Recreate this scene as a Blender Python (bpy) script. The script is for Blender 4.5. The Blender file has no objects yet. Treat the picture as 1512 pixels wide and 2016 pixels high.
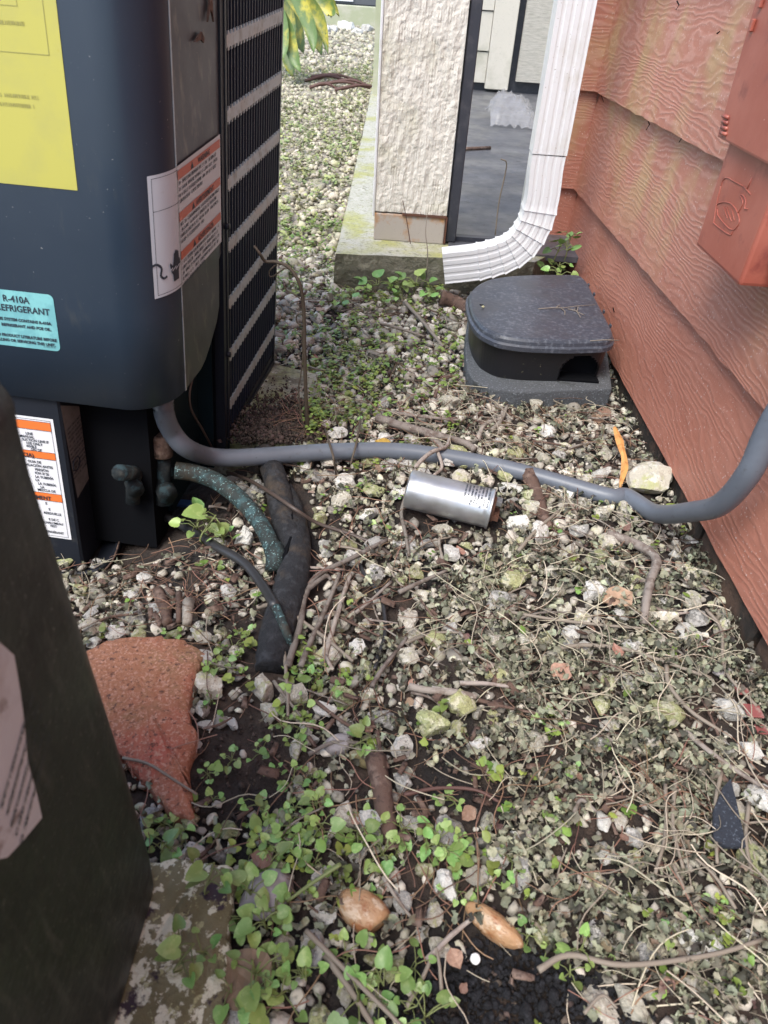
import bpy, bmesh, math, random
import numpy as np
from mathutils import Vector, Matrix
random.seed(7); rng = np.random.default_rng(11)
S = bpy.context.scene; COL = S.collection
# ---------------------------------------------------------------- camera
FPX = 1344.; CX, CY, H = 756., 1008., .62
dn = np.array([634-756, 2730-1008, FPX]); dn /= np.linalg.norm(dn)
Fw = np.array([0, 0, 1.])-dn*dn[2]; Fw /= np.linalg.norm(Fw)
Rt = np.cross(dn, Fw)
if Rt[0] < 0: Rt = -Rt
cx_ = Vector((Rt[0], Fw[0], -dn[0])); cy_ = Vector((Rt[1], Fw[1], -dn[1])); cz_ = Vector((Rt[2], Fw[2], -dn[2]))
cam = bpy.data.cameras.new('camera'); camo = bpy.data.objects.new('camera', cam); COL.objects.link(camo)
camo.matrix_world = Matrix(((cx_.x, -cy_.x, -cz_.x, 0), (cx_.y, -cy_.y, -cz_.y, 0), (cx_.z, -cy_.z, -cz_.z, H), (0, 0, 0, 1)))
cam.sensor_fit = 'VERTICAL'; cam.sensor_height = 36; cam.sensor_width = 36; cam.lens = 24
cam.clip_start = .01; cam.clip_end = 500
cam.dof.use_dof = True; cam.dof.focus_distance = 1.25; cam.dof.aperture_fstop = 12
S.camera = camo
# ---------------------------------------------------------------- light
W = bpy.data.worlds.new('World'); S.world = W; W.use_nodes = True
nt = W.node_tree; bg = nt.nodes['Background']
sky = nt.nodes.new('ShaderNodeTexSky'); sky.sky_type = 'NISHITA'; sky.sun_disc = False
SUN_EL, SUN_AZ = math.radians(58), math.radians(215)     # azimuth clockwise from +Y
sky.sun_elevation = SUN_EL; sky.sun_rotation = SUN_AZ; sky.air_density = 1.0; sky.dust_density = 2.0; sky.ozone_density = .6
nt.links.new(sky.outputs[0], bg.inputs[0]); bg.inputs[1].default_value = .15
sl = bpy.data.lights.new('sun', 'SUN'); sl.energy = 1.3; sl.angle = math.radians(30); sl.color = (1, .985, .93)
so = bpy.data.objects.new('sun', sl); COL.objects.link(so)
sd = Vector((math.sin(SUN_AZ)*math.cos(SUN_EL), math.cos(SUN_AZ)*math.cos(SUN_EL), math.sin(SUN_EL)))
so.rotation_euler = sd.to_track_quat('Z', 'Y').to_euler()
S.view_settings.view_transform = 'Standard'; S.view_settings.look = 'None'; S.view_settings.gamma = 1
S.view_settings.use_curve_mapping = False; S.view_settings.exposure = 1.32
# ---------------------------------------------------------------- photo geometry: rays through measured points
def ray(px, py):
    r = np.array([px-CX, py-CY, FPX]); return np.array([r@Rt, r@Fw, -(r@dn)])
CAM = np.array([0, 0, H])
def gz(x, y):
    x = np.asarray(x, float); y = np.asarray(y, float)
    pit = -.078*np.exp(-(((x+.51)/.27)**4+((y-.82)/.27)**4))
    n = .006*np.sin(x*9+1.3)*np.sin(y*7+.4)+.004*np.sin(x*23+y*11)+.003*np.sin(y*31-x*17)
    return pit+n*np.clip(y, .3, 1)
def G(px, py, z=None):
    r = ray(px, py)
    if z is not None: return CAM+r*((z-H)/r[2])
    zz = 0.
    for _ in range(6):
        p = CAM+r*((zz-H)/r[2]); zz = float(gz(p[0], p[1]))
    return CAM+r*((zz-H)/r[2])
def GH(px, py, h):                                        # h metres above the local ground
    p = G(px, py); return G(px, py, float(gz(p[0], p[1]))+h)
def PX(px, py, x): r = ray(px, py); return CAM+r*(x/r[0])
def PY(px, py, y): r = ray(px, py); return CAM+r*(y/r[1])
def proj(P):
    v = np.asarray(P, float)-CAM
    c = v[..., 0:1]*Rt+v[..., 1:2]*Fw-v[..., 2:3]*dn
    return CX+FPX*c[..., 0]/c[..., 2], CY+FPX*c[..., 1]/c[..., 2]
# condenser unit frame (slightly out of plumb)
OA = G(443, 890, .01)
YA = ray(1030, -186); YA /= np.linalg.norm(YA); ZA = -ray(474, 3200); ZA /= np.linalg.norm(ZA)
XA = np.array([1, -.1, 0]); XA = XA/np.linalg.norm(XA)
MA = np.array([XA, YA, ZA]).T; MI = np.linalg.inv(MA)
def ac(u, v, w): return OA+MA@np.array([u, v, w], float)
def acpx(px, py, axis, val):
    r = ray(px, py); N = MI[axis]; t = (val+N@OA-N@CAM)/(N@r); return MI@(CAM+r*t-OA)
# ---------------------------------------------------------------- node materials
def mat(name, col, rough=.7, metal=0, spec=.5, layers=(), bump=(), rnd=None, coat=0, transm=0, alpha=1, rlayer=None, coord='Object', emit=None):
    """layers: (scale, (r,g,b), lo, hi[, stretch[, detail]]) noise masks; bump: (scale, strength, dist[, stretch]);
       rnd: ('obj'|'attr', value_lo, value_hi, hue_var)"""
    m = bpy.data.materials.new(name); m.use_nodes = True; t = m.node_tree; N = t.nodes; L = t.links
    b = N['Principled BSDF']; b.inputs['Roughness'].default_value = rough; b.inputs['Metallic'].default_value = metal
    b.inputs['Specular IOR Level'].default_value = spec; b.inputs['Coat Weight'].default_value = coat
    b.inputs['Transmission Weight'].default_value = transm; b.inputs['Alpha'].default_value = alpha
    tc = N.new('ShaderNodeTexCoord').outputs[coord]
    rv = None
    if rnd:
        if rnd[0] == 'obj': rv = N.new('ShaderNodeObjectInfo').outputs['Random']
        else:
            a = N.new('ShaderNodeAttribute'); a.attribute_name = 'rnd'; rv = a.outputs['Fac']
    def vec(stretch, k):
        mp = N.new('ShaderNodeMapping'); L.new(tc, mp.inputs[0])
        mp.inputs['Location'].default_value = (k*3.1, k*1.7, k*.9)
        if stretch: mp.inputs['Scale'].default_value = stretch
        if rv is not None:
            c = N.new('ShaderNodeCombineXYZ'); mu = N.new('ShaderNodeMath'); mu.operation = 'MULTIPLY'; mu.inputs[1].default_value = 37
            L.new(rv, mu.inputs[0]); L.new(mu.outputs[0], c.inputs[0]); L.new(mu.outputs[0], c.inputs[1]); L.new(c.outputs[0], mp.inputs['Location'])
        return mp.outputs[0]
    c = N.new('ShaderNodeRGB'); c.outputs[0].default_value = (*col, 1); cur = c.outputs[0]
    def noise(sc, stretch, det, k):
        n = N.new('ShaderNodeTexNoise'); n.inputs['Scale'].default_value = sc; n.inputs['Detail'].default_value = det
        n.inputs['Roughness'].default_value = .62; L.new(vec(stretch, k), n.inputs['Vector']); return n.outputs['Fac']
    for k, la in enumerate(layers):
        sc, c2, lo, hi = la[:4]; st = la[4] if len(la) > 4 else None; det = la[5] if len(la) > 5 else 5
        mr = N.new('ShaderNodeMapRange'); mr.inputs['From Min'].default_value = lo; mr.inputs['From Max'].default_value = hi; mr.clamp = True
        L.new(noise(sc, st, det, k+1), mr.inputs['Value'])
        mx = N.new('ShaderNodeMix'); mx.data_type = 'RGBA'; mx.inputs['B'].default_value = (*c2, 1)
        L.new(mr.outputs[0], mx.inputs['Factor']); L.new(cur, mx.inputs['A']); cur = mx.outputs['Result']
    if rnd:
        hs = N.new('ShaderNodeHueSaturation'); L.new(cur, hs.inputs['Color'])
        mr = N.new('ShaderNodeMapRange'); mr.inputs['To Min'].default_value = rnd[1]; mr.inputs['To Max'].default_value = rnd[2]
        L.new(rv, mr.inputs['Value']); L.new(mr.outputs[0], hs.inputs['Value'])
        m1 = N.new('ShaderNodeMath'); m1.operation = 'MULTIPLY'; m1.inputs[1].default_value = 7.31; L.new(rv, m1.inputs[0])
        m2 = N.new('ShaderNodeMath'); m2.operation = 'FRACT'; L.new(m1.outputs[0], m2.inputs[0])
        m3 = N.new('ShaderNodeMapRange'); m3.inputs['To Min'].default_value = .5-rnd[3]; m3.inputs['To Max'].default_value = .5+rnd[3]
        L.new(m2.outputs[0], m3.inputs['Value']); L.new(m3.outputs[0], hs.inputs['Hue'])
        cur = hs.outputs['Color']
    L.new(cur, b.inputs['Base Color'])
    if rlayer:
        sc, r2, lo, hi = rlayer[:4]
        mr = N.new('ShaderNodeMapRange'); mr.inputs['From Min'].default_value = lo; mr.inputs['From Max'].default_value = hi
        mr.inputs['To Min'].default_value = rough; mr.inputs['To Max'].default_value = r2
        L.new(noise(sc, None, 5, 9), mr.inputs['Value']); L.new(mr.outputs[0], b.inputs['Roughness'])
    prev = None
    for k, bu in enumerate(bump):
        sc, stg, dist = bu[:3]; st = bu[3] if len(bu) > 3 else None
        bn = N.new('ShaderNodeBump'); bn.inputs['Strength'].default_value = stg; bn.inputs['Distance'].default_value = dist
        L.new(noise(sc, st, 6, k+5), bn.inputs['Height'])
        if prev: L.new(prev, bn.inputs['Normal'])
        prev = bn.outputs[0]
    if prev: L.new(prev, b.inputs['Normal'])
    return m
# ---------------------------------------------------------------- object helpers
def mk(name, V, F, m, smooth=False, rnd=None):
    me = bpy.data.meshes.new(name)
    me.from_pydata([tuple(map(float, v)) for v in V], [], F)
    me.materials.append(m)
    if smooth: me.shade_smooth()
    me.update(); return me
def thing(name, label, cat, loc=(0, 0, 0), group=None):
    o = bpy.data.objects.new(name, None); COL.objects.link(o); o.location = tuple(map(float, loc)); o.empty_display_size = .02
    o['label'] = label; o['category'] = cat
    if group: o['group'] = group
    return o
def wloc(o):
    l = Vector(o.location); p = o.parent
    while p: l += p.location; p = p.parent
    return l
def part(name, VF, m, root, smooth=False, label=None, kind=None):
    V, F = VF; l = np.array(wloc(root)); V = np.asarray(V, float)-l
    o = bpy.data.objects.new(name, mk(name, V, F, m, smooth)); COL.objects.link(o); o.parent = root
    if label: o['label'] = label
    if kind: o['kind'] = kind
    return o
def solo(name, VF, m, label, cat, smooth=False, group=None):
    V, F = VF; V = np.asarray(V, float); c = V.mean(0); c[2] = V[:, 2].min()
    o = bpy.data.objects.new(name, mk(name, V-c, F, m, smooth)); COL.objects.link(o); o.location = tuple(c)
    o['label'] = label; o['category'] = cat
    if group: o['group'] = group
    return o
def struct(name, VF, m, smooth=False, kind='structure'):
    o = bpy.data.objects.new(name, mk(name, VF[0], VF[1], m, smooth)); COL.objects.link(o); o['kind'] = kind; return o
def join(*vfs):
    V = []; F = []
    for v, f in vfs:
        n = len(V); V += [tuple(p) for p in v]; F += [tuple(i+n for i in q) for q in f]
    return V, F
def box(a, b, fn=None):
    V = [(x, y, z) for z in (a[2], b[2]) for y in (a[1], b[1]) for x in (a[0], b[0])]
    F = [(0, 2, 3, 1), (4, 5, 7, 6), (0, 1, 5, 4), (2, 6, 7, 3), (0, 4, 6, 2), (1, 3, 7, 5)]
    if fn: V = [fn(*v) for v in V]
    return V, F
def bevel(VF, w, seg=2, ang=30):
    bm = bmesh.new(); vs = [bm.verts.new(tuple(map(float, v))) for v in VF[0]]
    for f in VF[1]:
        try: bm.faces.new([vs[i] for i in f])
        except ValueError: pass
    bm.normal_update()
    es = [e for e in bm.edges if len(e.link_faces) == 2 and e.calc_face_angle(0) > math.radians(ang)]
    bmesh.ops.bevel(bm, geom=es, offset=w, segments=seg, affect='EDGES', profile=.6)
    bm.verts.ensure_lookup_table(); bm.verts.index_update()
    r = ([tuple(v.co) for v in bm.verts], [tuple(v.index for v in f.verts) for f in bm.faces]); bm.free(); return r
def prism(poly, fn0, fn1):                                 # closed outline -> solid between two maps
    n = len(poly); V = [fn0(*p) for p in poly]+[fn1(*p) for p in poly]
    F = [tuple(range(n))[::-1], tuple(range(n, 2*n))]+[(i, (i+1) % n, n+(i+1) % n, n+i) for i in range(n)]
    return V, F
def smoothpath(P, n=8):
    P = [np.asarray(p, float) for p in P]
    if len(P) < 3: return P
    Q = [P[0]*2-P[1]]+P+[P[-1]*2-P[-2]]; out = []
    for i in range(1, len(Q)-2):
        for k in range(n):
            t = k/n; a, b, c, d_ = Q[i-1], Q[i], Q[i+1], Q[i+2]
            out.append(.5*((2*b)+(-a+c)*t+(2*a-5*b+4*c-d_)*t*t+(-a+3*b-3*c+d_)*t**3))
    out.append(P[-1]); return out
def tube(P, r, n=10, cap=True, wob=0):
    P = [np.asarray(p, float) for p in P]; m = len(P); R = r if hasattr(r, '__len__') else [r]*m
    if len(R) != m: R = np.interp(np.linspace(0, 1, m), np.linspace(0, 1, len(R)), R)
    V = []; F = []; up = np.array([.13, .21, 1.])
    for i in range(m):
        t = P[min(i+1, m-1)]-P[max(i-1, 0)]; t = t/(np.linalg.norm(t)+1e-9)
        a = np.cross(t, up)
        if np.linalg.norm(a) < .15: a = np.cross(t, np.array([1., .1, 0]))
        a /= np.linalg.norm(a); b = np.cross(t, a)
        for k in range(n):
            q = 2*math.pi*k/n; rr = R[i]*(1+wob*(random.random()-.5)); V.append(P[i]+a*math.cos(q)*rr+b*math.sin(q)*rr)
    for i in range(m-1):
        for k in range(n): F.append((i*n+k, i*n+(k+1) % n, (i+1)*n+(k+1) % n, (i+1)*n+k))
    if cap: F += [tuple(range(n))[::-1], tuple(range((m-1)*n, m*n))]
    return V, F
def cyl(a, b, r, n=24, r2=None): return tube([a, b], [r, r if r2 is None else r2], n)
def textmesh(s, size, fn, spacing=1.0, align='LEFT', bold=0.0, x=0, y=0, sx=1.):
    c = bpy.data.curves.new('t', 'FONT'); c.body = s; c.size = size; c.align_x = align; c.resolution_u = 2; c.space_character = spacing; c.offset = bold
    o = bpy.data.objects.new('t', c); me = bpy.data.meshes.new_from_object(o)
    V = [fn(x+v.co.x*sx, y+v.co.y) for v in me.vertices]; F = [tuple(p.vertices) for p in me.polygons]
    bpy.data.objects.remove(o); bpy.data.meshes.remove(me); bpy.data.curves.remove(c); return V, F
def quad(fn, x0, y0, x1, y1, nx=1):
    V = []; F = []
    for i in range(nx+1):
        x = x0+(x1-x0)*i/nx; V += [fn(x, y0), fn(x, y1)]
    for i in range(nx): F.append((2*i, 2*i+2, 2*i+3, 2*i+1))
    return V, F
def scribble(fn, x0, x1, y, h, seed=0, dens=.8):           # unreadable small print: strokes like letters
    r = random.Random(seed); out = []; x = x0
    while x < x1-h*.4:
        if r.random() > .14:
            k = r.random(); w = h*.16
            out.append(quad(fn, x, y, x+w, y+h))
            if k < .7: out.append(quad(fn, x+h*.38, y+(0 if k < .4 else h*.45), x+h*.38+w, y+h))
            if k > .25: out.append(quad(fn, x+w, y+h*r.choice((0, .42, .84)), x+h*.38, y+h*r.choice((0, .42, .84))+h*.16 if False else y+h*.16+h*.0))
        x += h*.62
    return join(*out) if out else ([], [])
# ---------------------------------------------------------------- materials
def siding_mat(name, hue=0, axis='Y'):
    m = bpy.data.materials.new(name); m.use_nodes = True; t = m.node_tree; N = t.nodes; L = t.links; b = N['Principled BSDF']
    tc = N.new('ShaderNodeTexCoord').outputs['Object']
    oi = N.new('ShaderNodeObjectInfo').outputs['Random']
    def nz(sc, st, det=2, rough=.5, loc=None, dist=0):
        mp = N.new('ShaderNodeMapping'); mp.inputs['Scale'].default_value = st; L.new(tc, mp.inputs[0])
        if loc: L.new(loc, mp.inputs['Location'])
        n = N.new('ShaderNodeTexNoise'); n.inputs['Scale'].default_value = sc; n.inputs['Detail'].default_value = det; n.inputs['Roughness'].default_value = rough
        n.inputs['Distortion'].default_value = dist
        L.new(mp.outputs[0], n.inputs['Vector']); return n.outputs['Fac']
    def ma(op, a, bb=None, c=None):
        n = N.new('ShaderNodeMath'); n.operation = op
        for i, v in enumerate((a, bb, c)):
            if v is None: continue
            if isinstance(v, (int, float)): n.inputs[i].default_value = v
            else: L.new(v, n.inputs[i])
        return n.outputs[0]
    cmb = N.new('ShaderNodeCombineXYZ'); L.new(ma('MULTIPLY', oi, 23.), cmb.inputs[0]); L.new(ma('MULTIPLY', oi, 11.), cmb.inputs[1])
    h = nz(1, (1.4, 1.4, 9), 1.6, .42, cmb.outputs[0])
    h2 = nz(9, (1.5, 1.5, 5), 2, .5, cmb.outputs[0])
    sp = N.new('ShaderNodeSeparateXYZ'); L.new(tc, sp.inputs[0])
    ph = ma('ADD', ma('MULTIPLY', h, 17.), ma('MULTIPLY', h2, 3.0)); ph = ma('ADD', ph, ma('MULTIPLY', sp.outputs[2], 88.))
    s = ma('SINE', ma('MULTIPLY', ph, 6.283)); s = ma('MULTIPLY_ADD', s, .5, .5); ridge = ma('POWER', s, 1.6)
    mildew = nz(3.2, (2.2, 2.2, 1.6), 4, .6); mild2 = nz(30, (1, 1, .35), 4, .6)
    mk_ = N.new('ShaderNodeMapRange'); mk_.inputs['From Min'].default_value = .47; mk_.inputs['From Max'].default_value = .64; L.new(mildew, mk_.inputs['Value'])
    zf = N.new('ShaderNodeMapRange'); zf.inputs['From Min'].default_value = .2; zf.inputs['From Max'].default_value = .34; L.new(sp.outputs[2], zf.inputs['Value'])
    yf = N.new('ShaderNodeMapRange'); yf.inputs['From Min'].default_value = -.35; yf.inputs['From Max'].default_value = .1; L.new(sp.outputs[1], yf.inputs['Value'])
    mfac = ma('MULTIPLY', ma('MULTIPLY', mk_.outputs[0], ma('MULTIPLY_ADD', mild2, .9, .25)), ma('MULTIPLY', zf.outputs[0], yf.outputs[0]))
    def mix(f, A, B):
        n = N.new('ShaderNodeMix'); n.data_type = 'RGBA'
        for k, v in (('Factor', f), ('A', A), ('B', B)):
            if isinstance(v, tuple): n.inputs[k].default_value = (*v, 1)
            elif isinstance(v, (int, float)): n.inputs[k].default_value = v
            else: L.new(v, n.inputs[k])
        return n.outputs['Result']
    base = mix(ma('MULTIPLY', nz(6, (1, 1, 2), 5, .6), 1.), (.31, .105, .068), (.49, .215, .15))
    base = mix(ma('MULTIPLY', ridge, ma('MULTIPLY_ADD', zf.outputs[0], .26, .06)), base, (.62, .38, .31))       # worn paint on the ridges
    base = mix(ma('MULTIPLY', mfac, .62), base, (.43, .36, .15))
    dr = nz(260, (1, 1, 1), 2, .5); dk = N.new('ShaderNodeMapRange'); dk.inputs['From Min'].default_value = .665; dk.inputs['From Max'].default_value = .70; L.new(dr, dk.inputs['Value'])
    base = mix(ma('MULTIPLY', dk.outputs[0], .6), base, (.7, .6, .55))
    L.new(base, b.inputs['Base Color']); b.inputs['Roughness'].default_value = .52
    bn = N.new('ShaderNodeBump'); bn.inputs['Strength'].default_value = .42; bn.inputs['Distance'].default_value = .0009; L.new(ridge, bn.inputs['Height'])
    b2 = N.new('ShaderNodeBump'); b2.inputs['Strength'].default_value = .35; b2.inputs['Distance'].default_value = .001; L.new(nz(160, (1, 1, .5), 4, .6), b2.inputs['Height'])
    L.new(bn.outputs[0], b2.inputs['Normal']); L.new(b2.outputs[0], b.inputs['Normal'])
    return m
m_siding = siding_mat('red_siding_paint')
m_found = mat('foundation', (.10, .06, .04), .9, layers=[(14, (.03, .025, .02), .45, .6), (60, (.2, .13, .09), .6, .75)], bump=[(60, .8, .004)])
m_redbox = mat('red_box_paint', (.33, .085, .055), .42, layers=[(5, (.40, .13, .09), .45, .65), (220, (.62, .45, .4), .70, .74), (30, (.24, .06, .045), .55, .7)], bump=[(60, .25, .001)])
m_white = mat('white_spout_paint', (.74, .75, .76), .32, layers=[(9, (.62, .62, .58), .5, .72), (200, (.35, .33, .28), .66, .72), (22, (.5, .48, .40), .62, .8, (1, 1, .3))], bump=[(30, .15, .001)])
m_stucco = mat('stucco', (.70, .67, .60), .85, layers=[(7, (.52, .50, .38), .5, .72), (160, (.42, .38, .32), .62, .75)], bump=[(110, .7, .005, (1, 1, .6)), (260, .5, .002, (1, 1, .7))])
m_postbase = mat('post_base', (.42, .38, .34), .85, layers=[(9, (.42, .22, .09), .5, .6), (200, (.2, .16, .13), .66, .75)], bump=[(90, .5, .002)])
m_rust = mat('rust', (.10, .045, .028), .8, layers=[(60, (.12, .05, .03), .45, .6)])
m_conc = mat('mossy_concrete', (.42, .41, .35), .92, layers=[(5, (.36, .36, .14), .47, .64), (14, (.46, .45, .40), .52, .66), (55, (.12, .12, .08), .56, .72), (150, (.22, .24, .13), .5, .7)], bump=[(45, .8, .006), (240, .6, .002)])
m_pad = mat('pad_concrete', (.34, .33, .27), .92, layers=[(9, (.25, .26, .12), .46, .6), (22, (.13, .11, .08), .54, .66), (60, (.46, .45, .38), .56, .66), (150, (.14, .14, .09), .52, .68)], bump=[(35, .9, .008), (200, .7, .003)])
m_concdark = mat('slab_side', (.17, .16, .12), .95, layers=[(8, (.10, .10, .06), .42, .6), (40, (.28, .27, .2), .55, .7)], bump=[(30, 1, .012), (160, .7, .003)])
m_porch = mat('porch_paint', (.075, .078, .09), .5, layers=[(6, (.15, .15, .16), .45, .75), (50, (.045, .045, .05), .55, .7), (160, (.25, .24, .23), .68, .75)], bump=[(120, .2, .001)], rlayer=(7, .3, .4, .6))
m_beige = mat('beige_boards', (.60, .57, .50), .8, layers=[(4, (.42, .41, .33), .5, .7), (90, (.36, .34, .3), .6, .75, (1, 1, 4))], bump=[(200, .4, .002, (1, 1, 5))])
m_screen = mat('beige_screen', (.52, .50, .45), .8, layers=[(130, (.34, .33, .29), .45, .6, (.15, 1, 4))], bump=[(150, .8, .004, (.15, 1, 5))])
m_darkframe = mat('dark_frame', (.035, .038, .05), .45, layers=[(30, (.07, .07, .08), .5, .7)])
m_navy = mat('condenser_paint', (.018, .030, .048), .33, spec=.4, layers=[(3, (.024, .036, .052), .45, .7), (40, (.045, .052, .058), .62, .8, (1, 1, .25)), (300, (.40, .40, .38), .705, .735)], bump=[(6, .04, .01)], rlayer=(9, .42, .45, .65))
m_side = mat('condenser_side', (.05, .056, .068), .30, metal=.35, layers=[(5, (.085, .09, .095), .45, .7), (60, (.16, .16, .14), .55, .75, (1, 1, .4)), (300, (.4, .4, .38), .70, .74)], bump=[(5, .05, .01)], rlayer=(8, .45, .45, .65))
m_sheen = mat('grille_sky_sheen_metal', (.43, .50, .53), .5, metal=.35, layers=[(60, (.24, .24, .22), .5, .75), (14, (.42, .42, .40), .5, .7), (150, (.14, .14, .12), .62, .72)], bump=[(25, .2, .002)])  # pale colour stands in for sky reflected off the dark punched sheet
m_fin = mat('grille_fin', (.016, .02, .034), .45, spec=.4)
m_black = mat('shade_and_gap_black', (.004, .0045, .006), .9, spec=.1)  # near black colour painted as shade in recesses; also cracks, keyhole and coil
m_post = mat('corner_post', (.012, .014, .020), .4, spec=.3)
m_teal = mat('inner_panel', (.005, .015, .020), .5, spec=.25)
m_box = mat('service_box', (.014, .017, .024), .45, spec=.25, layers=[(40, (.05, .05, .05), .6, .75), (300, (.3, .28, .22), .73, .76)])
m_yel = mat('yellow_label', (.43, .40, .075), .5, layers=[(20, (.39, .365, .085), .45, .7), (90, (.40, .36, .06), .66, .78)])
m_yel2 = mat('yellow_label_faded_print', (.29, .27, .07), .55)
m_blue = mat('aqua_label', (.15, .40, .42), .45, layers=[(30, (.20, .50, .50), .5, .6), (150, (.14, .42, .45), .66, .74)])
m_ink = mat('ink', (.02, .03, .045), .55)
m_lab = mat('white_label', (.52, .56, .60), .38, layers=[(150, (.42, .40, .40), .68, .74)])
m_lab2 = mat('white_label_lower', (.74, .74, .76), .5, layers=[(120, (.45, .42, .38), .66, .76)])
m_or = mat('warning_red', (.46, .115, .065), .42, layers=[(120, (.6, .3, .22), .68, .75)])
m_or2 = mat('warning_orange', (.78, .18, .035), .45)
m_grey = mat('grey_label', (.23, .21, .20), .5, layers=[(60, (.16, .15, .14), .5, .7)])
m_paper = mat('worn_paper_label', (.55, .62, .66), .7, layers=[(14, (.34, .35, .36), .5, .7), (60, (.22, .2, .19), .58, .72)], bump=[(30, .4, .003)])
m_bin = mat('bin_plastic', (.008, .0115, .0145), .55, spec=.4, layers=[(9, (.018, .026, .026), .45, .62, (1, 1, .5)), (90, (.05, .06, .058), .54, .72, (1, 1, .2)), (260, (.10, .115, .105), .60, .70)], bump=[(25, .4, .004), (120, .3, .001)], rlayer=(9, .36, .4, .6))
m_bait = mat('bait_lid_dust_sheen', (.046, .054, .072), .45, layers=[(130, (.125, .138, .165), .50, .68), (12, (.05, .054, .066), .45, .65), (300, (.4, .39, .36), .73, .77)], bump=[(160, .25, .001)], rlayer=(12, .34, .4, .65))  # lid colour raised above the body's for dust and painted sky sheen
m_baitbody = mat('bait_body', (.012, .012, .014), .4, layers=[(110, (.22, .20, .13), .67, .74)], bump=[(200, .1, .001)])
m_paver = mat('grey_paver', (.085, .092, .10), .95, layers=[(260, (.22, .24, .26), .56, .66), (25, (.05, .055, .055), .55, .7)], bump=[(260, 1, .003)])
m_conduit = mat('grey_pvc', (.115, .130, .155), .40, layers=[(11, (.15, .17, .20), .45, .7), (70, (.08, .085, .09), .6, .76)], bump=[(60, .1, .001)])
m_copper = mat('patina_copper', (.026, .034, .033), .65, spec=.25, layers=[(70, (.042, .080, .085), .5, .6), (300, (.22, .36, .36), .59, .64), (18, (.055, .045, .034), .5, .62)], bump=[(140, .5, .001)])
m_valve = mat('valve_brass_patina', (.016, .020, .022), .8, spec=.15, layers=[(70, (.03, .052, .06), .52, .6), (30, (.05, .05, .045), .55, .7)], bump=[(90, .6, .002)])
m_foam = mat('foam_insulation', (.013, .014, .017), .9, layers=[(12, (.070, .052, .036), .52, .66), (70, (.035, .037, .042), .5, .65)], bump=[(22, .9, .010), (90, .9, .004), (260, .8, .0015)])
m_wire = mat('brown_cable', (.075, .055, .045), .5)
m_blackwire = mat('black_cable', (.03, .03, .032), .4)
m_alu = mat('capacitor_can', (.52, .53, .54), .36, metal=.85, layers=[(18, (.43, .42, .41), .5, .7), (120, (.25, .22, .2), .68, .75)], bump=[(14, .15, .003)], rlayer=(30, .5, .45, .6))
m_red = mat('terracotta', (.36, .16, .09), .95, layers=[(9, (.24, .17, .085), .50, .66), (5, (.42, .12, .08), .5, .62), (300, (.50, .27, .19), .50, .62), (210, (.13, .06, .045), .56, .66)], bump=[(170, 1, .003), (25, .5, .006)])
m_lichen = mat('lichen_stone', (.17, .15, .08), .95, layers=[(22, (.21, .19, .11), .45, .6), (80, (.66, .65, .50), .515, .56), (34, (.05, .035, .045), .57, .62), (110, (.42, .41, .22), .60, .66)], bump=[(50, .9, .005), (180, .6, .002)])
# stones
LIME = [(18, (.50, .48, .42), .35, .6), (60, (.30, .29, .22), .56, .68), (26, (.42, .43, .17), .565, .66), (150, (.13, .12, .10), .62, .72)]
m_st = {}
for tn, c, LY in (('white', (.66, .64, .59), [(1.3, (.58, .56, .50), .5, .62), (4.5, (.22, .21, .18), .60, .67)]),
                  ('pale', (.52, .48, .39), [(.9, (.46, .46, .24), .52, .62), (2.6, (.64, .61, .53), .52, .60), (5, (.20, .18, .14), .60, .68)]),
                  ('mossy', (.36, .37, .18), [(1.3, (.56, .54, .38), .50, .58), (5, (.15, .15, .08), .58, .68)]),
                  ('grey', (.32, .31, .285), [(1.4, (.58, .56, .52), .5, .6), (1.1, (.42, .42, .25), .56, .66), (5, (.12, .12, .11), .57, .66)])):
    m_st[tn] = mat('stone_'+tn, c, .88, layers=LY, bump=[(2.2, .9, .006), (8, .8, .003)], rnd=('obj', .75, 1.2, .012))
m_fargr = mat('far_gravel_mass', (.47, .425, .33), .9, layers=[(14, (.38, .38, .20), .5, .64), (90, (.20, .17, .13), .56, .70)], bump=[(90, .8, .004)], rnd=('attr', .5, 1.3, .02))
m_gravel = mat('gravel_mass', (.55, .51, .43), .9, layers=[(26, (.46, .46, .28), .54, .66), (110, (.16, .15, .12), .56, .70)], bump=[(90, .8, .004)], rnd=('attr', .4, 1.3, .02))
m_grit = mat('gravel_grit', (.33, .29, .23), .95, layers=[(40, (.16, .13, .10), .5, .62), (12, (.28, .28, .15), .5, .65), (120, (.5, .47, .40), .56, .64)], bump=[(60, 1, .01)])
m_soil = mat('soil', (.040, .029, .023), .95, layers=[(30, (.075, .05, .038), .48, .66), (140, (.12, .10, .085), .64, .74), (12, (.018, .015, .014), .45, .6)], bump=[(45, 1, .010), (190, 1, .003)])
m_crumb = mat('soil_crumbs', (.05, .036, .029), .95, rnd=('attr', .4, 2.2, .03))
m_cob = mat('orange_cobble', (.42, .25, .13), .30, layers=[(1.1, (.32, .14, .06), .50, .60), (1.6, (.58, .44, .31), .53, .62), (6, (.20, .09, .045), .60, .70)], bump=[(1.6, .5, .006), (9, .4, .0015)])
m_cobg = mat('grey_cobble', (.27, .245, .245), .55, layers=[(2.5, (.36, .33, .32), .5, .62), (7, (.16, .14, .14), .6, .7)], bump=[(4, .4, .002)])
m_cobo = mat('olive_cobble', (.20, .165, .085), .2, coat=.5, layers=[(1.5, (.32, .26, .16), .5, .62)], bump=[(5, .3, .001)])
m_grn = mat('green_leaf', (.19, .31, .085), .45, rnd=('obj', .65, 1.35, .03), layers=[(2.5, (.27, .38, .13), .5, .65)])
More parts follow.
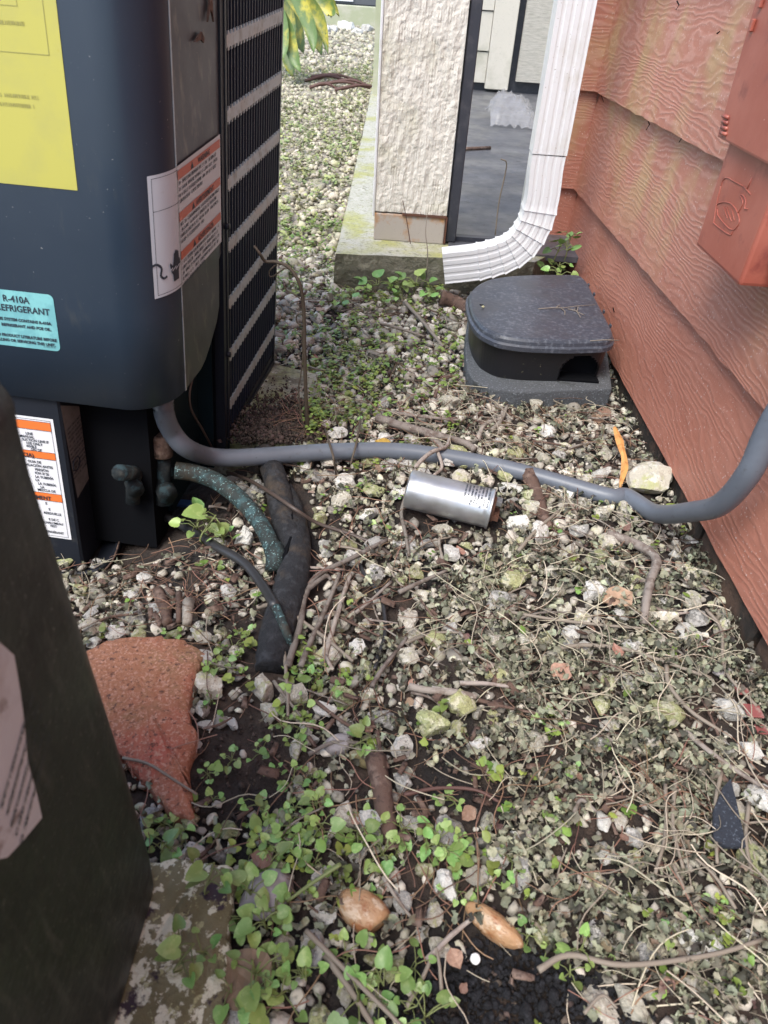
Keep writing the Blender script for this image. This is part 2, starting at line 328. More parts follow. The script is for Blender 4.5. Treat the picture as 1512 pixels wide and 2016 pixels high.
m_grn2 = mat('young_green_leaf', (.19, .27, .055), .5, rnd=('attr', .55, 1.3, .03))
m_grn3 = mat('pale_weed', (.30, .34, .13), .6, rnd=('attr', .5, 1.2, .03))
m_grnstem = mat('green_stem', (.17, .20, .07), .6)
m_dead = mat('withered_leaf', (.145, .145, .098), .65, rnd=('attr', .2, 2.6, .055), layers=[(45, (.22, .21, .15), .55, .7), (14, (.085, .058, .04), .55, .65)], bump=[(300, .6, .002)])
m_straw = mat('straw', (.50, .44, .33), .7, rnd=('attr', .45, 1.35, .02))
m_needle = mat('pine_needle', (.20, .115, .075), .65, rnd=('attr', .5, 1.6, .025))
m_twig = mat('grey_twig', (.27, .235, .20), .85, layers=[(60, (.15, .115, .09), .48, .62, (1, 1, 1)), (160, (.38, .35, .30), .6, .7)], bump=[(120, .7, .002)], rnd=('obj', .6, 1.3, .015))
m_bark = mat('brown_bark', (.115, .07, .052), .9, layers=[(45, (.20, .14, .11), .5, .62), (110, (.05, .03, .025), .55, .66)], bump=[(70, 1, .005)])
m_brleaf = mat('brown_leaf', (.26, .16, .11), .6, layers=[(5, (.32, .2, .14), .5, .65)], rnd=('obj', .7, 1.4, .02), bump=[(6, .4, .003)])
m_splint = mat('orange_splinter', (.68, .34, .11), .6, layers=[(60, (.5, .22, .07), .5, .62, (1, 1, .2))])
m_shing = mat('asphalt_shingle', (.022, .027, .038), .95, layers=[(300, (.10, .12, .15), .58, .66)], bump=[(300, 1, .002)])
m_blacksoil = mat('black_compost', (.012, .012, .015), .95, layers=[(200, (.04, .04, .048), .55, .7)], bump=[(90, 1, .008), (260, 1, .003)])
m_redpl = mat('red_plastic', (.24, .07, .065), .7, layers=[(90, (.3, .2, .17), .5, .65)])
m_bag = mat('clear_plastic', (.62, .61, .62), .22, transm=.35, alpha=.38, layers=[(40, (.5, .48, .48), .5, .65)])
m_palm = mat('palm_leaf', (.10, .17, .045), .45, layers=[(5, (.48, .42, .06), .5, .62), (40, (.15, .2, .07), .5, .7)])
m_moss = mat('beam_wood', (.36, .38, .25), .85, layers=[(6, (.45, .44, .34), .45, .65)], bump=[(40, .4, .004)])
m_unit = mat('far_unit', (.10, .105, .11), .5)
m_vine = mat('vine_stem', (.085, .065, .045), .7)
m_wt = mat('white_bit', (.8, .8, .78), .6)
# ---------------------------------------------------------------- ground
def grid(x0, x1, y0, y1, nx, ny, zf, xs=None, ys=None):
    xs = np.linspace(x0, x1, nx) if xs is None else xs; ys = np.linspace(y0, y1, ny) if ys is None else ys
    nx, ny = len(xs), len(ys)
    X, Y = np.meshgrid(xs, ys); Z = zf(X, Y); V = np.stack([X, Y, Z], -1).reshape(-1, 3)
    F = [(j*nx+i, j*nx+i+1, (j+1)*nx+i+1, (j+1)*nx+i) for j in range(ny-1) for i in range(nx-1)]
    return V, F
def gvis(X, Y):
    r = rng.normal(0, .0018, X.shape); near = (np.abs(X) < 1.2) & (Y < 2.2) & (Y > -.3)
    return gz(X, Y)-.004+r*near
xs = np.concatenate([[-90, -30, -10, -5, -3, -2, -1.5], np.linspace(-1.2, .62, 190), [.8, 1.2, 2, 4, 10, 30, 90]])
ys = np.concatenate([[-60, -20, -6, -2, -1, -.5], np.linspace(-.2, 2.1, 230), np.linspace(2.13, 5, 70), [5.5, 6, 7, 8, 9, 11, 14, 20, 40, 100, 200]])
gr_ = struct('ground', grid(0, 0, 0, 0, 0, 0, gvis, xs, ys), m_soil, True); gr_.data.materials.append(m_grit)
for pg in gr_.data.polygons:
    c_ = pg.center
    if c_.y > 1.52+.09*math.sin(c_.x*31)+.05*math.sin(c_.x*83) and c_.x < .6: pg.material_index = 1
# ---------------------------------------------------------------- house wall
WX = .445
house = thing('house_wall', 'red painted lap siding house wall on a brown foundation at the right', 'house', (WX, 1.0, 0))
def e(k, y):
    return [(.064-.0275*y), (.2585-.0255*y), (.459-.014*y), .67-.005*y, .88, 1.09, 1.30, 1.51, 1.72, 1.93, 2.14, 2.35][k]
def board(k, y0, y1, fnx=None):
    ny, nzz = 70, 7; V = []; F = []
    ys_ = np.linspace(y0, y1, ny)
    for y in ys_:
        zb = e(k, y)+(.0012*math.sin(y*61+k)+.001*random.uniform(-1, 1)); zt = e(k+1, y)+.022
        for j in range(nzz):
            t = j/(nzz-1); V.append((WX+.017*t+.0008*math.sin(y*5+k), y, zb+(zt-zb)*t))
        V.append((WX+.012, y, zb+.001)); 
    m = nzz+1
    for i in range(ny-1):
        for j in range(nzz-1): F.append((i*m+j, i*m+j+1, (i+1)*m+j+1, (i+1)*m+j))
        F.append((i*m+nzz, i*m, (i+1)*m, (i+1)*m+nzz))
    F.append(tuple(range(m))); F.append(tuple(range((ny-1)*m, ny*m))[::-1])
    return V, F
YC = 2.0
for k in range(11): part('siding_board', board(k, -1.2, YC), m_siding, house)
XR = .325
for k in range(11):
    V = []; F = []
    for x in np.linspace(XR, WX+.012, 8):
        zb = e(k, YC); zt = e(k+1, YC)+.022
        V += [(x, YC-.013, zb), (x, YC, zt), (x, YC-.002, zb+.001)]
    for i in range(7): F += [(3*i, 3*i+1, 3*i+4, 3*i+3), (3*i+2, 3*i, 3*i+3, 3*i+5)]
    part('siding_board', (V, F), m_siding, house)
part('wall_core', box((WX+.021, -1.2, e(0, 1)+.005), (WX+.12, YC+.1, 2.5)), m_found, house)
part('wall_core', box((XR+.003, YC+.003, .09), (WX+.1, YC+.1, 2.5)), m_beige, house)
part('side_wall', box((1.35, YC, .09), (1.45, 5.3, 2.5)), m_beige, house)
for q in (((1336, 262), (1342, 272), (1337, 280)), ((1274, 232), (1279, 245), (1272, 256)), ((1333, 2), (1337, 10), (1331, 19)), ((1203, 424), (1200, 436)), ((1207, 606), (1209, 614)), ((1290, 222), (1300, 230)), ((1412, 66), (1417, 62)), ((1184, 188), (1188, 200))):
    part('paint_crack', tube([PX(a, b, WX+.004) for a, b in q], [.0012, .0008], 5, wob=.5), m_black, house)
fb = join(*[bevel(box((WX+.006+random.uniform(0, .006), y+.004, -.09), (WX+.1, y+.19, .055)), .004, 1) for y in np.arange(-1.2, 2.0, .197)])
part('foundation', fb, m_found, house)
# ---------------------------------------------------------------- red utility box on the wall
cab = thing('utility_box', 'red painted electrical box screwed to the siding at the right edge', 'utility box', (.42, .86, .367))
bx0, by0, by1 = .385, .79, .945
part('lower_case', bevel(box((bx0, by0, .367), (WX+.003, by1, .62)), .004, 2), m_redbox, cab)
def uy(y, z): return y+(z-.367)*.12
up = [(.80-.02, .489), (.962, .490), (.985, .72), (.985, 1.1), (.78, 1.1)]
part('cover', bevel(prism(up, lambda y, z: (bx0-.010, y, z), lambda y, z: (WX-.001, y, z)), .003, 2), m_redbox, cab)
# embossed emblem on the lower case, drawn as raised ribs
Rr = np.array([0, 0, 0])
def emb(pts, r=.0007, m=m_redbox): return tube(smoothpath([PX(px, py, bx0-.0003) for px, py in pts], 5), r, 6)
ems = [emb([(1419, 366), (1424, 354), (1432, 350), (1445, 357), (1462, 366)]), emb([(1419, 366), (1412, 395), (1406, 432), (1408, 442), (1436, 462), (1442, 455)]),
       emb([(1412, 402), (1424, 398), (1440, 402), (1452, 420), (1455, 438), (1445, 452), (1432, 447), (1414, 425), (1412, 412)]),
       emb([(1452, 420), (1462, 402), (1460, 390), (1456, 384), (1463, 385), (1468, 396), (1466, 410), (1472, 412)]),
       emb([(1480, 350), (1471, 372)]), emb([(1463, 366), (1478, 383)]), emb([(1424, 408), (1432, 430)], .0005), emb([(1430, 408), (1440, 436)], .0005), emb([(1440, 412), (1446, 434)], .0005)]
part('embossed_emblem', join(*ems), m_redbox, cab, True)
hg = join(*[tube([PX(1424-i*1.5, 228+i*11, bx0-.012), PX(1434-i*1.2, 232+i*11, bx0-.0105)], .0022, 8) for i in range(4)])
part('hinge', hg, m_redbox, cab, True)
for px_, py_ in ((1499, 3), (1481, 50)):
    part('screw_tab', bevel(box(tuple(PX(px_, py_, bx0-.012)-np.array([.002, .003, .006])), tuple(PX(px_, py_, bx0-.012)+np.array([.002, .003, .006]))), .001, 1), m_redbox, cab)
# ---------------------------------------------------------------- porch
SZ = .083
sl_ = [(-.168, 1.70), (.33, 1.745), (WX+.1, 2.05), (3., 2.06), (3., 6.2), (-.31, 6.2)]
porch = thing('porch_slab', 'raised mossy concrete porch slab under the stucco post', 'slab', (-.1, 1.8, 0))
def rough_prism(poly, z0, z1, n=16, amp=.004, nz_=5):
    P = []
    for i in range(len(poly)):
        a, b = np.array(poly[i]), np.array(poly[(i+1) % len(poly)]); k = max(1, int(np.linalg.norm(b-a)/.03)) if np.linalg.norm(b-a) < 1.2 else 60
        for q in range(k): P.append(a+(b-a)*q/k)
    V = []; F = []; m = len(P); rs = random.Random(3); c = np.mean(P, 0)
    for j in range(nz_+1):
        z = z0+(z1-z0)*j/nz_
        for p in P:
            d_ = (c-p)/np.linalg.norm(c-p); ins = rs.uniform(0, amp)+(0.008 if j == nz_ else 0)
            V.append((*(p+d_*ins), z-(rs.uniform(0, .002) if j == nz_ else 0)))
    for j in range(nz_):
        for i in range(m): F.append((j*m+i, j*m+(i+1) % m, (j+1)*m+(i+1) % m, (j+1)*m+i))
    F.append(tuple(range(nz_*m, (nz_+1)*m))); F.append(tuple(range(m))[::-1]); return V, F
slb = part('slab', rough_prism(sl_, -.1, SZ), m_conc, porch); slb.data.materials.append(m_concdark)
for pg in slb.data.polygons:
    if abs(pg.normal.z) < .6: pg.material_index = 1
part('painted_floor', box((.118, 1.80, SZ-.01), (2.9, 6.1, SZ+.004)), m_porch, porch)
post = thing('porch_post', 'cream stucco covered porch post with a bare block foot', 'post', (.02, 1.9, SZ))
bl, br = G(738, 470, SZ), G(880, 485, SZ); PYF = 1.845; xl, xr = -.077, .106
pz = PY(738, 415, PYF)[2]
# stucco shell as a grid with real relief
def stucco_face(x0, x1, y, z0, z1):
    nx, nz2 = 60, 150; V = []; F = []; R1 = rng.normal(0, 1, (nz2+8, nx+8))
    K = np.zeros((nz2, nx))
    for a in range(5):
        for b in range(3): K += R1[a:a+nz2, b:b+nx]
    K /= K.std()
    for j in range(nz2):
        for i in range(nx): V.append((x0+(x1-x0)*i/(nx-1), y-.0010*K[j, i]*(0 if i in (0, nx-1) else 1), z0+(z1-z0)*j/(nz2-1)))
    for j in range(nz2-1):
        for i in range(nx-1): q = j*nx+i; F.append((q, q+1, q+nx+1, q+nx))
    return V, F
part('stucco_face', stucco_face(xl, xr, PYF-.001, pz, 1.0), m_stucco, post)
part('shaft', bevel(box((xl, PYF+.001, pz), (xr, PYF+.17, 2.4)), .002, 1), m_stucco, post)
part('edge_strip', bevel(box((xl-.007, PYF-.004, pz-.012), (xl-.0005, PYF+.02, 2.4)), .0015, 1), m_white, post)
part('base_block', bevel(box((xl-.001, PYF-.003, SZ), (xr-.002, PYF+.168, pz-.004)), .003, 2), m_postbase, post)
part('rust_strip', join(box((xl+.07, PYF-.006, pz-.006), (xr, PYF+.02, pz-.001)), box((xr-.0015, PYF-.006, SZ+.002), (xr+.003, PYF+.02, pz-.004))), m_rust, post)
fr = solo('door_frame', join(bevel(box((xr+.004, PYF+.005, SZ+.005), (xr+.030, PYF+.06, 2.4)), .002, 1), box((xr+.004, PYF+.02, SZ+.0045), (xr+.14, PYF+.045, SZ+.016))), m_darkframe, 'dark metal screen frame standing against the right side of the stucco post', 'frame')
far = G(748, 187, SZ)
solo('far_porch_post', box((far[0]-.045, far[1], SZ), (far[0]+.07, far[1]+.1, 2.4)), m_moss, 'greenish white porch post partly hidden behind the stucco post', 'post')
bw = thing('porch_back_wall', 'beige panelled wall at the back of the porch', 'wall', (.6, 5.2, SZ))
yb = 5.15
def bwx(px_, py_=183): return PY(px_, py_, yb)[0]
def bwz(py_, px_=950): return PY(px_, py_, yb)[2]
part('panel', box((-.2, yb+.02, SZ+.05), (bwx(952), yb+.06, bwz(103))), m_beige, bw)
part('panel', box((-.2, yb+.012, bwz(100)), (bwx(952), yb+.06, bwz(22))), m_beige, bw)
part('panel', box((-.2, yb+.004, bwz(19)), (bwx(952), yb+.06, 2.4)), m_beige, bw)
part('trim_board', bevel(box((bwx(953), yb-.012, SZ+.02), (bwx(998), yb+.06, 2.4)), .003, 1), m_beige, bw)
part('screen_panel', box((bwx(1012), yb+.01, SZ+.07), (bwx(1012)+.7, yb+.04, 2.4)), m_screen, bw)
part('dark_backing', box((-.2, yb+.065, SZ), (2.6, yb+.1, 2.4)), m_darkframe, bw)
# ---------------------------------------------------------------- downspout
dsp = thing('downspout', 'white ribbed metal downspout ending in a pleated elbow above the ground', 'downspout', (.30, 1.655, 0))
YD = 1.665
cen = [(1073, 330), (1065, 392), (1048, 447), (1014, 489), (955, 512), (873, 523)]
path = [PY(px_, py_, YD) for px_, py_ in cen]; path = [np.array([p[0], YD, p[2]]) for p in path]
HWX, HDY = .0360, .027
def ds_section(n_r=4):
    pts = []                                               # (across, depth) ; across = in the bend plane, depth = y
    N1 = 40
    for i in range(N1+1):
        t = i/N1; a = -HWX+2*HWX*t; rib = -.0010*(max(0, math.sin(t*math.pi*2*n_r))**.6) if .04 < t < .96 else 0
        pts.append((a, -HDY-rib*-1 if False else -HDY-rib))
    for i in range(1, 4): pts.append((HWX, -HDY+2*HDY*i/4))
    for i in range(0, 9): pts.append((HWX-2*HWX*i/8, HDY))
    for i in range(1, 4): pts.append((-HWX, HDY-2*HDY*i/4))
    return pts
sec = ds_section()
def sweep(P, scl):
    V = []; F = []; n = len(sec)
    for i, p in enumerate(P):
        t = P[min(i+1, len(P)-1)]-P[max(i-1, 0)]; t /= np.linalg.norm(t); a = np.array([-t[2], 0, t[0]])
        for (s, d_) in sec: V.append(p+a*s*scl[i]*(-1)+np.array([0, d_*scl[i], 0]))
    for i in range(len(P)-1):
        for k in range(n): F.append((i*n+k, i*n+(k+1) % n, (i+1)*n+(k+1) % n, (i+1)*n+k))
    return V, F
top = np.array([path[0][0]-.006, YD, 2.4])
part('pipe', sweep([top, np.array([path[0][0]-.001, YD, .62]), path[0]+np.array([0, 0, .03])], [1.03]*3), m_white, dsp)
sp = smoothpath([path[0]+np.array([0, 0, .028])]+path, 30); L_ = np.cumsum([0]+[np.linalg.norm(sp[i+1]-sp[i]) for i in range(len(sp)-1)]); L_ /= L_[-1]
sp2 = []; sc2 = []
crimps = [.30, .37, .44, .51, .58, .65, .72, .79]
for t in np.linspace(0, 1, 240):
    p = np.array([np.interp(t, L_, [q[k] for q in sp]) for k in range(3)]); s = .99
    if t > .24:
        for c in crimps:
            if c-.055 < t < c: s += .075*max(0, 1-(c-t)/.045)**1.8
    sp2.append(p); sc2.append(s)
part('elbow', sweep(sp2, sc2), m_white, dsp)
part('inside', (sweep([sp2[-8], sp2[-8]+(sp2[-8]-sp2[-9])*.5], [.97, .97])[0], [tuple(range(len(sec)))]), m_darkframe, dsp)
# ---------------------------------------------------------------- bait station and its paver
tilt = lambda p, z: G(p[0], p[1], z)
out = [(917, 653), (916, 690), (920, 727), (933, 748), (969, 763), (1017, 770), (1100, 767), (1206, 763), (1190, 640), (1150, 560), (960, 560), (925, 600)]
po = [tilt(p, .034)[:2] for p in out]
pv = solo('grey_paver', bevel(prism([tuple(p) for p in po], lambda x, y: (x, y, -.01), lambda x, y: (x, y, .032)), .004, 2), m_paver, 'rough dark grey concrete paver underneath the black bait box', 'paver')
bait = thing('bait_station', 'black plastic rodent bait box with rounded front corner beside the red wall', 'bait station', (.30, 1.35, .032))
lid = [(1142, 540), (1157, 555), (1177, 593), (1209, 655), (1207, 666), (1196, 670), (1118, 672), (1035, 669), (984, 662), (948, 644), (931, 620), (924, 596), (923, 576), (939, 560), (963, 549), (999, 543), (1058, 540)]
LZ = .118
lp = [G(px_, py_, LZ)[:2] for px_, py_ in lid]
def resample(P, n, closed=True):
    P = [np.asarray(p, float) for p in P]; Q = P+([P[0]] if closed else []); d_ = np.cumsum([0]+[np.linalg.norm(Q[i+1]-Q[i]) for i in range(len(Q)-1)])
    return [np.array([np.interp(t, d_, [q[k] for q in Q]) for k in range(len(Q[0]))]) for t in np.linspace(0, d_[-1], n+(1 if closed else 0))[:n]]
lp = np.array(resample(lp, 120))
for _ in range(3): lp = (np.roll(lp, 1, 0)+lp*2+np.roll(lp, -1, 0))/4
lc = lp.mean(0)
def ins(P, d_):
    t = np.roll(P, -1, 0)-np.roll(P, 1, 0); t /= np.linalg.norm(t, axis=1)[:, None]; n = np.stack([-t[:, 1], t[:, 0]], 1)
    s = np.sign(((lc-P)*n).sum(1))[:, None]; return P+n*s*d_
def rings(lst):
    V = []; F = []; n = len(lst[0][0])
    for P, z in lst: V += [(p[0], p[1], z) for p in P]
    for j in range(len(lst)-1):
        for i in range(n): F.append((j*n+i, j*n+(i+1) % n, (j+1)*n+(i+1) % n, (j+1)*n+i))
    F.append(tuple(range((len(lst)-1)*n, len(lst)*n))); return V, F
part('lid', rings([(ins(lp, -.001), LZ-.024), (ins(lp, -.005), LZ-.022), (ins(lp, -.005), LZ-.014), (ins(lp, -.001), LZ-.011), (ins(lp, 0), LZ-.005), (ins(lp, .003), LZ-.0005), (ins(lp, .007), LZ+.0005)]), m_bait, bait)
body = ins(lp, .004); nB = len(body)
# body wall with an arched opening cut as missing faces on the front run
bv = []; bf = []; zs = [.030]+list(np.linspace(.04, .096, 12)); db = resample([tuple(p) for p in body], 420)
bq = np.array(db); nb = len(bq)
for z in zs: bv += [(p[0], p[1], z) for p in ins(bq, .006*(1-(z-.03)/.066))]
oc = G(1138, 690, .07); ow = (G(1175, 740, .04)[0]-G(1098, 740, .04)[0])/2; oxc = (G(1175, 740, .04)[0]+G(1098, 740, .04)[0])/2
def hole(p, z):
    if p[1] > lc[1]-.05: return False
    dx = abs(p[0]-oxc)
    if dx > ow: return False
    return z < .052+.035*math.sqrt(max(0, 1-(dx/ow)**2))
for j in range(len(zs)-1):
    for i in range(nb):
        zc = (zs[j]+zs[j+1])/2
        if hole(bq[i], zc): continue
        bf.append((j*nb+i, j*nb+(i+1) % nb, (j+1)*nb+(i+1) % nb, (j+1)*nb+i))
part('body', (bv, bf), m_baitbody, bait)
# arch lining gives the wall its thickness
fy = min(p[1] for p in bq)
lin = []
for i in range(21):
    a = math.pi*i/20; lin.append((oxc+ow*math.cos(a), .052+.035*math.sin(a)))
lin = [(oxc+ow, .033)]+lin+[(oxc-ow, .033)]
V = []; F = []
def ybody(x):
    c = [p for p in bq if p[1] < lc[1]-.05]; return float(np.interp(x, *zip(*sorted((p[0], p[1]) for p in c))))
for x, z in lin: yy = ybody(x); V += [(x, yy+.002, z), (x, yy+.012, z)]
for i in range(len(lin)-1): F.append((2*i, 2*i+2, 2*i+3, 2*i+1))
part('opening_rim', (V, F), m_baitbody, bait, True)
part('opening_shade_block', join(box((oxc-.12, fy+.05, .034), (oxc+ow+.002, fy+.22, .093)), box((oxc-ow-.01, fy+.014, .0325), (oxc+ow+.002, fy+.05, .036))), m_black, bait)  # black blocks paint the shade seen inside the arched opening
kh = G(948, 601, LZ)
part('keyhole', bevel(box(tuple(kh+np.array([-.004, -.003, -.0])), tuple(kh+np.array([.004, .003, .0009]))), .0004, 1), m_black, bait)
for px_, py_ in ((1157, 560), (1168, 578), (1187, 612), (1200, 640)):
    p = G(px_+1, py_, LZ-.006); part('hinge_tab', bevel(box(tuple(p-np.array([.001, .004, .005])), tuple(p+np.array([.003, .004, .002]))), .001, 1), m_bait, bait)
solo('snail', (lambda P: (P, [(0, 1, 2), (0, 2, 3), (0, 3, 4), (0, 4, 1), (5, 2, 1), (5, 3, 2), (5, 4, 3), (5, 1, 4)]))([tuple(np.array(G(951, 604, LZ+.004))+np.array(q)*.0035) for q in ((0, 0, 1), (1, 0, 0), (0, 1, 0), (-1, 0, 0), (0, -1, 0), (0, 0, -1))]), m_st['pale'], 'tiny tan pebble on the black lid beside its keyhole', 'pebble')
rt = [[(1060, 608), (1085, 606), (1110, 606), (1140, 602), (1172, 600)], [(1105, 607), (1112, 612), (1112, 620)], [(1118, 608), (1135, 612), (1143, 625)], [(1130, 610), (1138, 604), (1136, 614), (1150, 620)], [(1095, 605), (1103, 600)]]
solo('dry_root', join(*[tube([G(a, b, LZ+.0035) for a, b in q], [.0011, .0006], 5) for q in rt]), m_straw, 'dry branching rootlet lying on top of the black lid', 'root', True)
solo('dry_straw', tube([G(1162, 671, LZ+.002), G(1190, 669, LZ+.003), G(1219, 670, LZ+.004)], .0009, 5), m_straw, 'thin pale straw poking over the front edge of the black lid', 'straw', True)
# ---------------------------------------------------------------- condenser unit
unit = thing('condenser_unit', 'dark blue grey outdoor air conditioner with stickers and a slotted side grille', 'air conditioner', OA)
RC, VS, VF_ = .06, -.15, -.21
def S_(s, w, o=0):                                        # wrap coordinate round the front corner; s=0 at the seam
    if s >= 0: return ac(o, VS+s, w)
    a = -s/RC
    if a <= math.pi/2: return ac(-RC+(RC+o)*math.cos(a), VS-(RC+o)*math.sin(a), w)
    return ac(-RC-(-s-RC*math.pi/2), VF_-o, w)
ss = [0]+[-RC*math.pi/2*i/16 for i in range(1, 17)]+[-.0943-.05*i for i in range(1, 11)]
WB = .188; TOPW = .78
V = []; F = []
wl = [WB, WB+.002, .3, .45, .6, TOPW]
for s in ss:
    V.append(S_(s, WB+.001, -.016)); V.append(S_(s, WB, -.003))
    for w in wl[1:]: V.append(S_(s, w, 0))
m_ = 2+len(wl)-1
for i in range(len(ss)-1):
    for j in range(m_-1): F.append((i*m_+j, i*m_+j+1, (i+1)*m_+j+1, (i+1)*m_+j))
part('front_cover', (V, F), m_navy, unit, True)
side = [(VS+.0015, WB), (-.09, .186), (-.072, .190), (-.045, .205), (-.022, .222), (-.012, .238), (-.010, .30), (-.001, .305), (-.001, TOPW), (VS+.0015, TOPW)]
part('side_cover', prism(side, lambda v, w: ac(-.010, v, w), lambda v, w: ac(-.0015, v, w)), m_side, unit)
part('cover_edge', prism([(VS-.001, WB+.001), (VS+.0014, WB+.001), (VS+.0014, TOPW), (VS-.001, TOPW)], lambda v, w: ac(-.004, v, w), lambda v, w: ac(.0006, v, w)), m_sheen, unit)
part('cabinet', box((-.62, VF_+.018, .245), (-.02, .29, TOPW), ac), m_black, unit)  # unseen solid fill, added to block light behind the covers
part('top_cap', box((-.63, VF_-.004, TOPW), (.004, .34, TOPW+.02), ac), m_navy, unit)
part('corner_post', join(box((-.02, .0, -.012), (.001, .0105, TOPW), ac), box((-.02, .012, -.012), (.0025, .0185, TOPW), ac)), m_post, unit)
part('inner_panel', join(box((-.05, -.115, -.03), (-.042, .0, .30), ac), box((-.05, -.002, -.03), (-.018, .004, .3), ac)), m_teal, unit)
part('recess_shade_block', join(box((-.40, -.16, -.06), (-.051, -.10, .26), ac)), m_black, unit)  # black block puts the deep shade of the recess into colour
for w_ in (.335, .155):
    part('screw', cyl(ac(.000, .0135, w_), ac(.006, .0135, w_), .0042, 12), m_post, unit, True)
# punched grille: bands with scalloped edges, fins between
G0, G1, NS = .022, .287, 21; P_ = (G1-G0)/NS
bandw = [.542-i*.0795 for i in range(-2, 7)]; hb = .0102
def band(w):
    pts = []
    for i in range(NS):                                   # upper edge: slots start with round bottoms
        a0 = G0+i*P_; r = P_*.36; c = a0+P_/2
        pts += [(a0, w+hb)]+[(c-r*math.cos(math.pi*k/6), w+hb-r*math.sin(math.pi*k/6)*.9) for k in range(7)]
    pts.append((G1, w+hb)); pts.append((G1, w-hb))
    for i in range(NS-1, -1, -1):
        a0 = G0+i*P_; r = P_*.36; c = a0+P_/2
        pts += [(c+r*math.cos(math.pi*k/6), w-hb+r*math.sin(math.pi*k/6)*.9) for k in range(7)]+[(a0, w-hb)]
    return pts
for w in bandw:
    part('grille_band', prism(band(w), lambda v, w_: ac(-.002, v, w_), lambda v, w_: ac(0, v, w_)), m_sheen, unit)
part('grille_band', prism([(G0, .008), (G1, .008), (G1, .066), (G0, .066)], lambda v, w_: ac(-.012, v, w_), lambda v, w_: ac(-.010, v, w_)), m_fin, unit)
fins = []
for a, b in zip(bandw[1:]+[0], bandw):
    lo = a+hb-.002 if a else .022; hi = b-hb+.002
    for i in range(NS+1):
        v = G0+i*P_
        fins.append(box((-.0105, v-.0014, lo), (-.0006, v+.0014, hi), ac))
part('grille_fins', join(*fins), m_fin, unit, kind='stuff')
part('coil', box((-.05, .0, .0), (-.0135, .29, TOPW), ac), m_black, unit)
part('bottom_rail', join(box((-.02, .019, -.004), (.001, G1+.004, .006), ac), box((-.016, .019, .008), (-.002, G1+.002, .018), ac)), m_post, unit)
V = []; F = []
for i in range(9):
    a = math.pi/2*i/8; V += [ac(-.05+.05*math.cos(a), G1+.05*math.sin(a), -.01), ac(-.05+.05*math.cos(a), G1+.05*math.sin(a), TOPW)]
for i in range(8): F.append((2*i, 2*i+2, 2*i+3, 2*i+1))
part('rear_corner', (V, F), m_post, unit, True)
part('rear_wall', box((-.62, .30, -.02), (-.05, .337, TOPW), ac), m_navy, unit)
# lower service box
bu, bvf, bb = -.145, -.204, -.078
part('service_box', bevel(box((-.46, bvf, bb), (bu, -.10, .24), ac), .003, 1), m_box, unit)
lipw = bb+.004
lip = [acpx(px_, py_, 2, lipw) for px_, py_ in ((60, 1136), (130, 1138), (175, 1135), (205, 1122), (226, 1100), (238, 1072), (248, 1040), (262, 1010))]
lipP = smoothpath([ac(*p) for p in lip], 5)
V = []; F = []
for i, p in enumerate(lipP):
    t = lipP[min(i+1, len(lipP)-1)]-lipP[max(i-1, 0)]; n_ = np.array([t[1], -t[0], 0]); n_ /= np.linalg.norm(n_)
    V += [p-n_*.004-np.array([0, 0, .03]), p-n_*.0-np.array([0, 0, .002]), p+n_*.003+np.array([0, 0, .006]), p-n_*.003+np.array([0, 0, .010]), p-n_*.007+np.array([0, 0, .004]), p-n_*.03-np.array([0, 0, .006])]
for i in range(len(lipP)-1):
    for j in range(5): F.append((6*i+j, 6*i+j+1, 6*i+j+7, 6*i+j+6))
part('base_pan', (V, F), m_post, unit, True)
# --- stickers
def on(o): return lambda s, w: S_(s, w, o)
def sF(px_, py_): q = acpx(px_, py_, 1, VF_); return (q[0]+RC-RC*math.pi/2, q[2])   # px on the front face -> s, w
def stick(name, x0, y0, x1, y1, m, o=.0006, nx=14, rad=0):
    if rad:
        pts = []
        for (cx0, cy0, a0) in ((x1-rad, y1-rad, 0), (x0+rad, y1-rad, 90), (x0+rad, y0+rad, 180), (x1-rad, y0+rad, 270)):
            for k in range(7): a = math.radians(a0+15*k); pts.append((cx0+rad*math.cos(a), cy0+rad*math.sin(a)))
        return part(name, ([S_(*p, o) for p in pts], [tuple(range(len(pts)))]), m, unit)
    return part(name, quad(on(o), x0, y0, x1, y1, nx), m, unit, True)
yx, yw = sF(155, 375); bR, bB = sF(120, 692); bT = sF(100, 580)[1]
yel = stick('energy_label', yx-.19, yw, yx-.001, yw+.26, m_yel, nx=6)
pr = []
fo = on(.0010)
def rect(x0, y0, x1, y1, t):
    return [quad(fo, x0, y0, x1, y0+t), quad(fo, x0, y1-t, x1, y1), quad(fo, x0, y0, x0+t, y1), quad(fo, x1-t, y0, x1, y1)]
pr += rect(yx-.18, yw+.118, yx-.014, yw+.25, .0006)
pr += rect(yx-.18, yw+.155, yx-.040, yw+.24, .0005)
for k, (a, b, y) in enumerate(((.07, .035, .140), (.11, .03, .080), (.12, .035, .072), (.14, .11, .050), (.1, .05, .180), (.09, .04, .186))):
    pr.append(scribble(fo, yx-a, yx-b, yw+y, .0035, k))
part('faded_print', join(*pr), m_yel2, unit)
aq = stick('refrigerant_label', bR-.12, bB, bR, bT, m_blue, rad=.006)
hh = bT-bB
fo2 = on(.0011)
tx = [('R-410A', .0105, .030, hh-.0130, .10), ('REFRIGERANT', .0105, .0065, hh-.0240, .2), ('THIS SYSTEM CONTAINS R-410A', .0048, .0068, hh-.0355, .2), ('REFRIGERANT AND POE OIL.', .0048, .0075, hh-.0425, .2), ('REFER TO PRODUCT LITERATURE BEFORE', .0048, .0028, hh-.0550, .2), ('INSTALLING OR SERVICING THIS UNIT.', .0048, .0050, hh-.0610, .2), ('50-WPDY7R10Y', .0022, .0055, .0035, 0)]
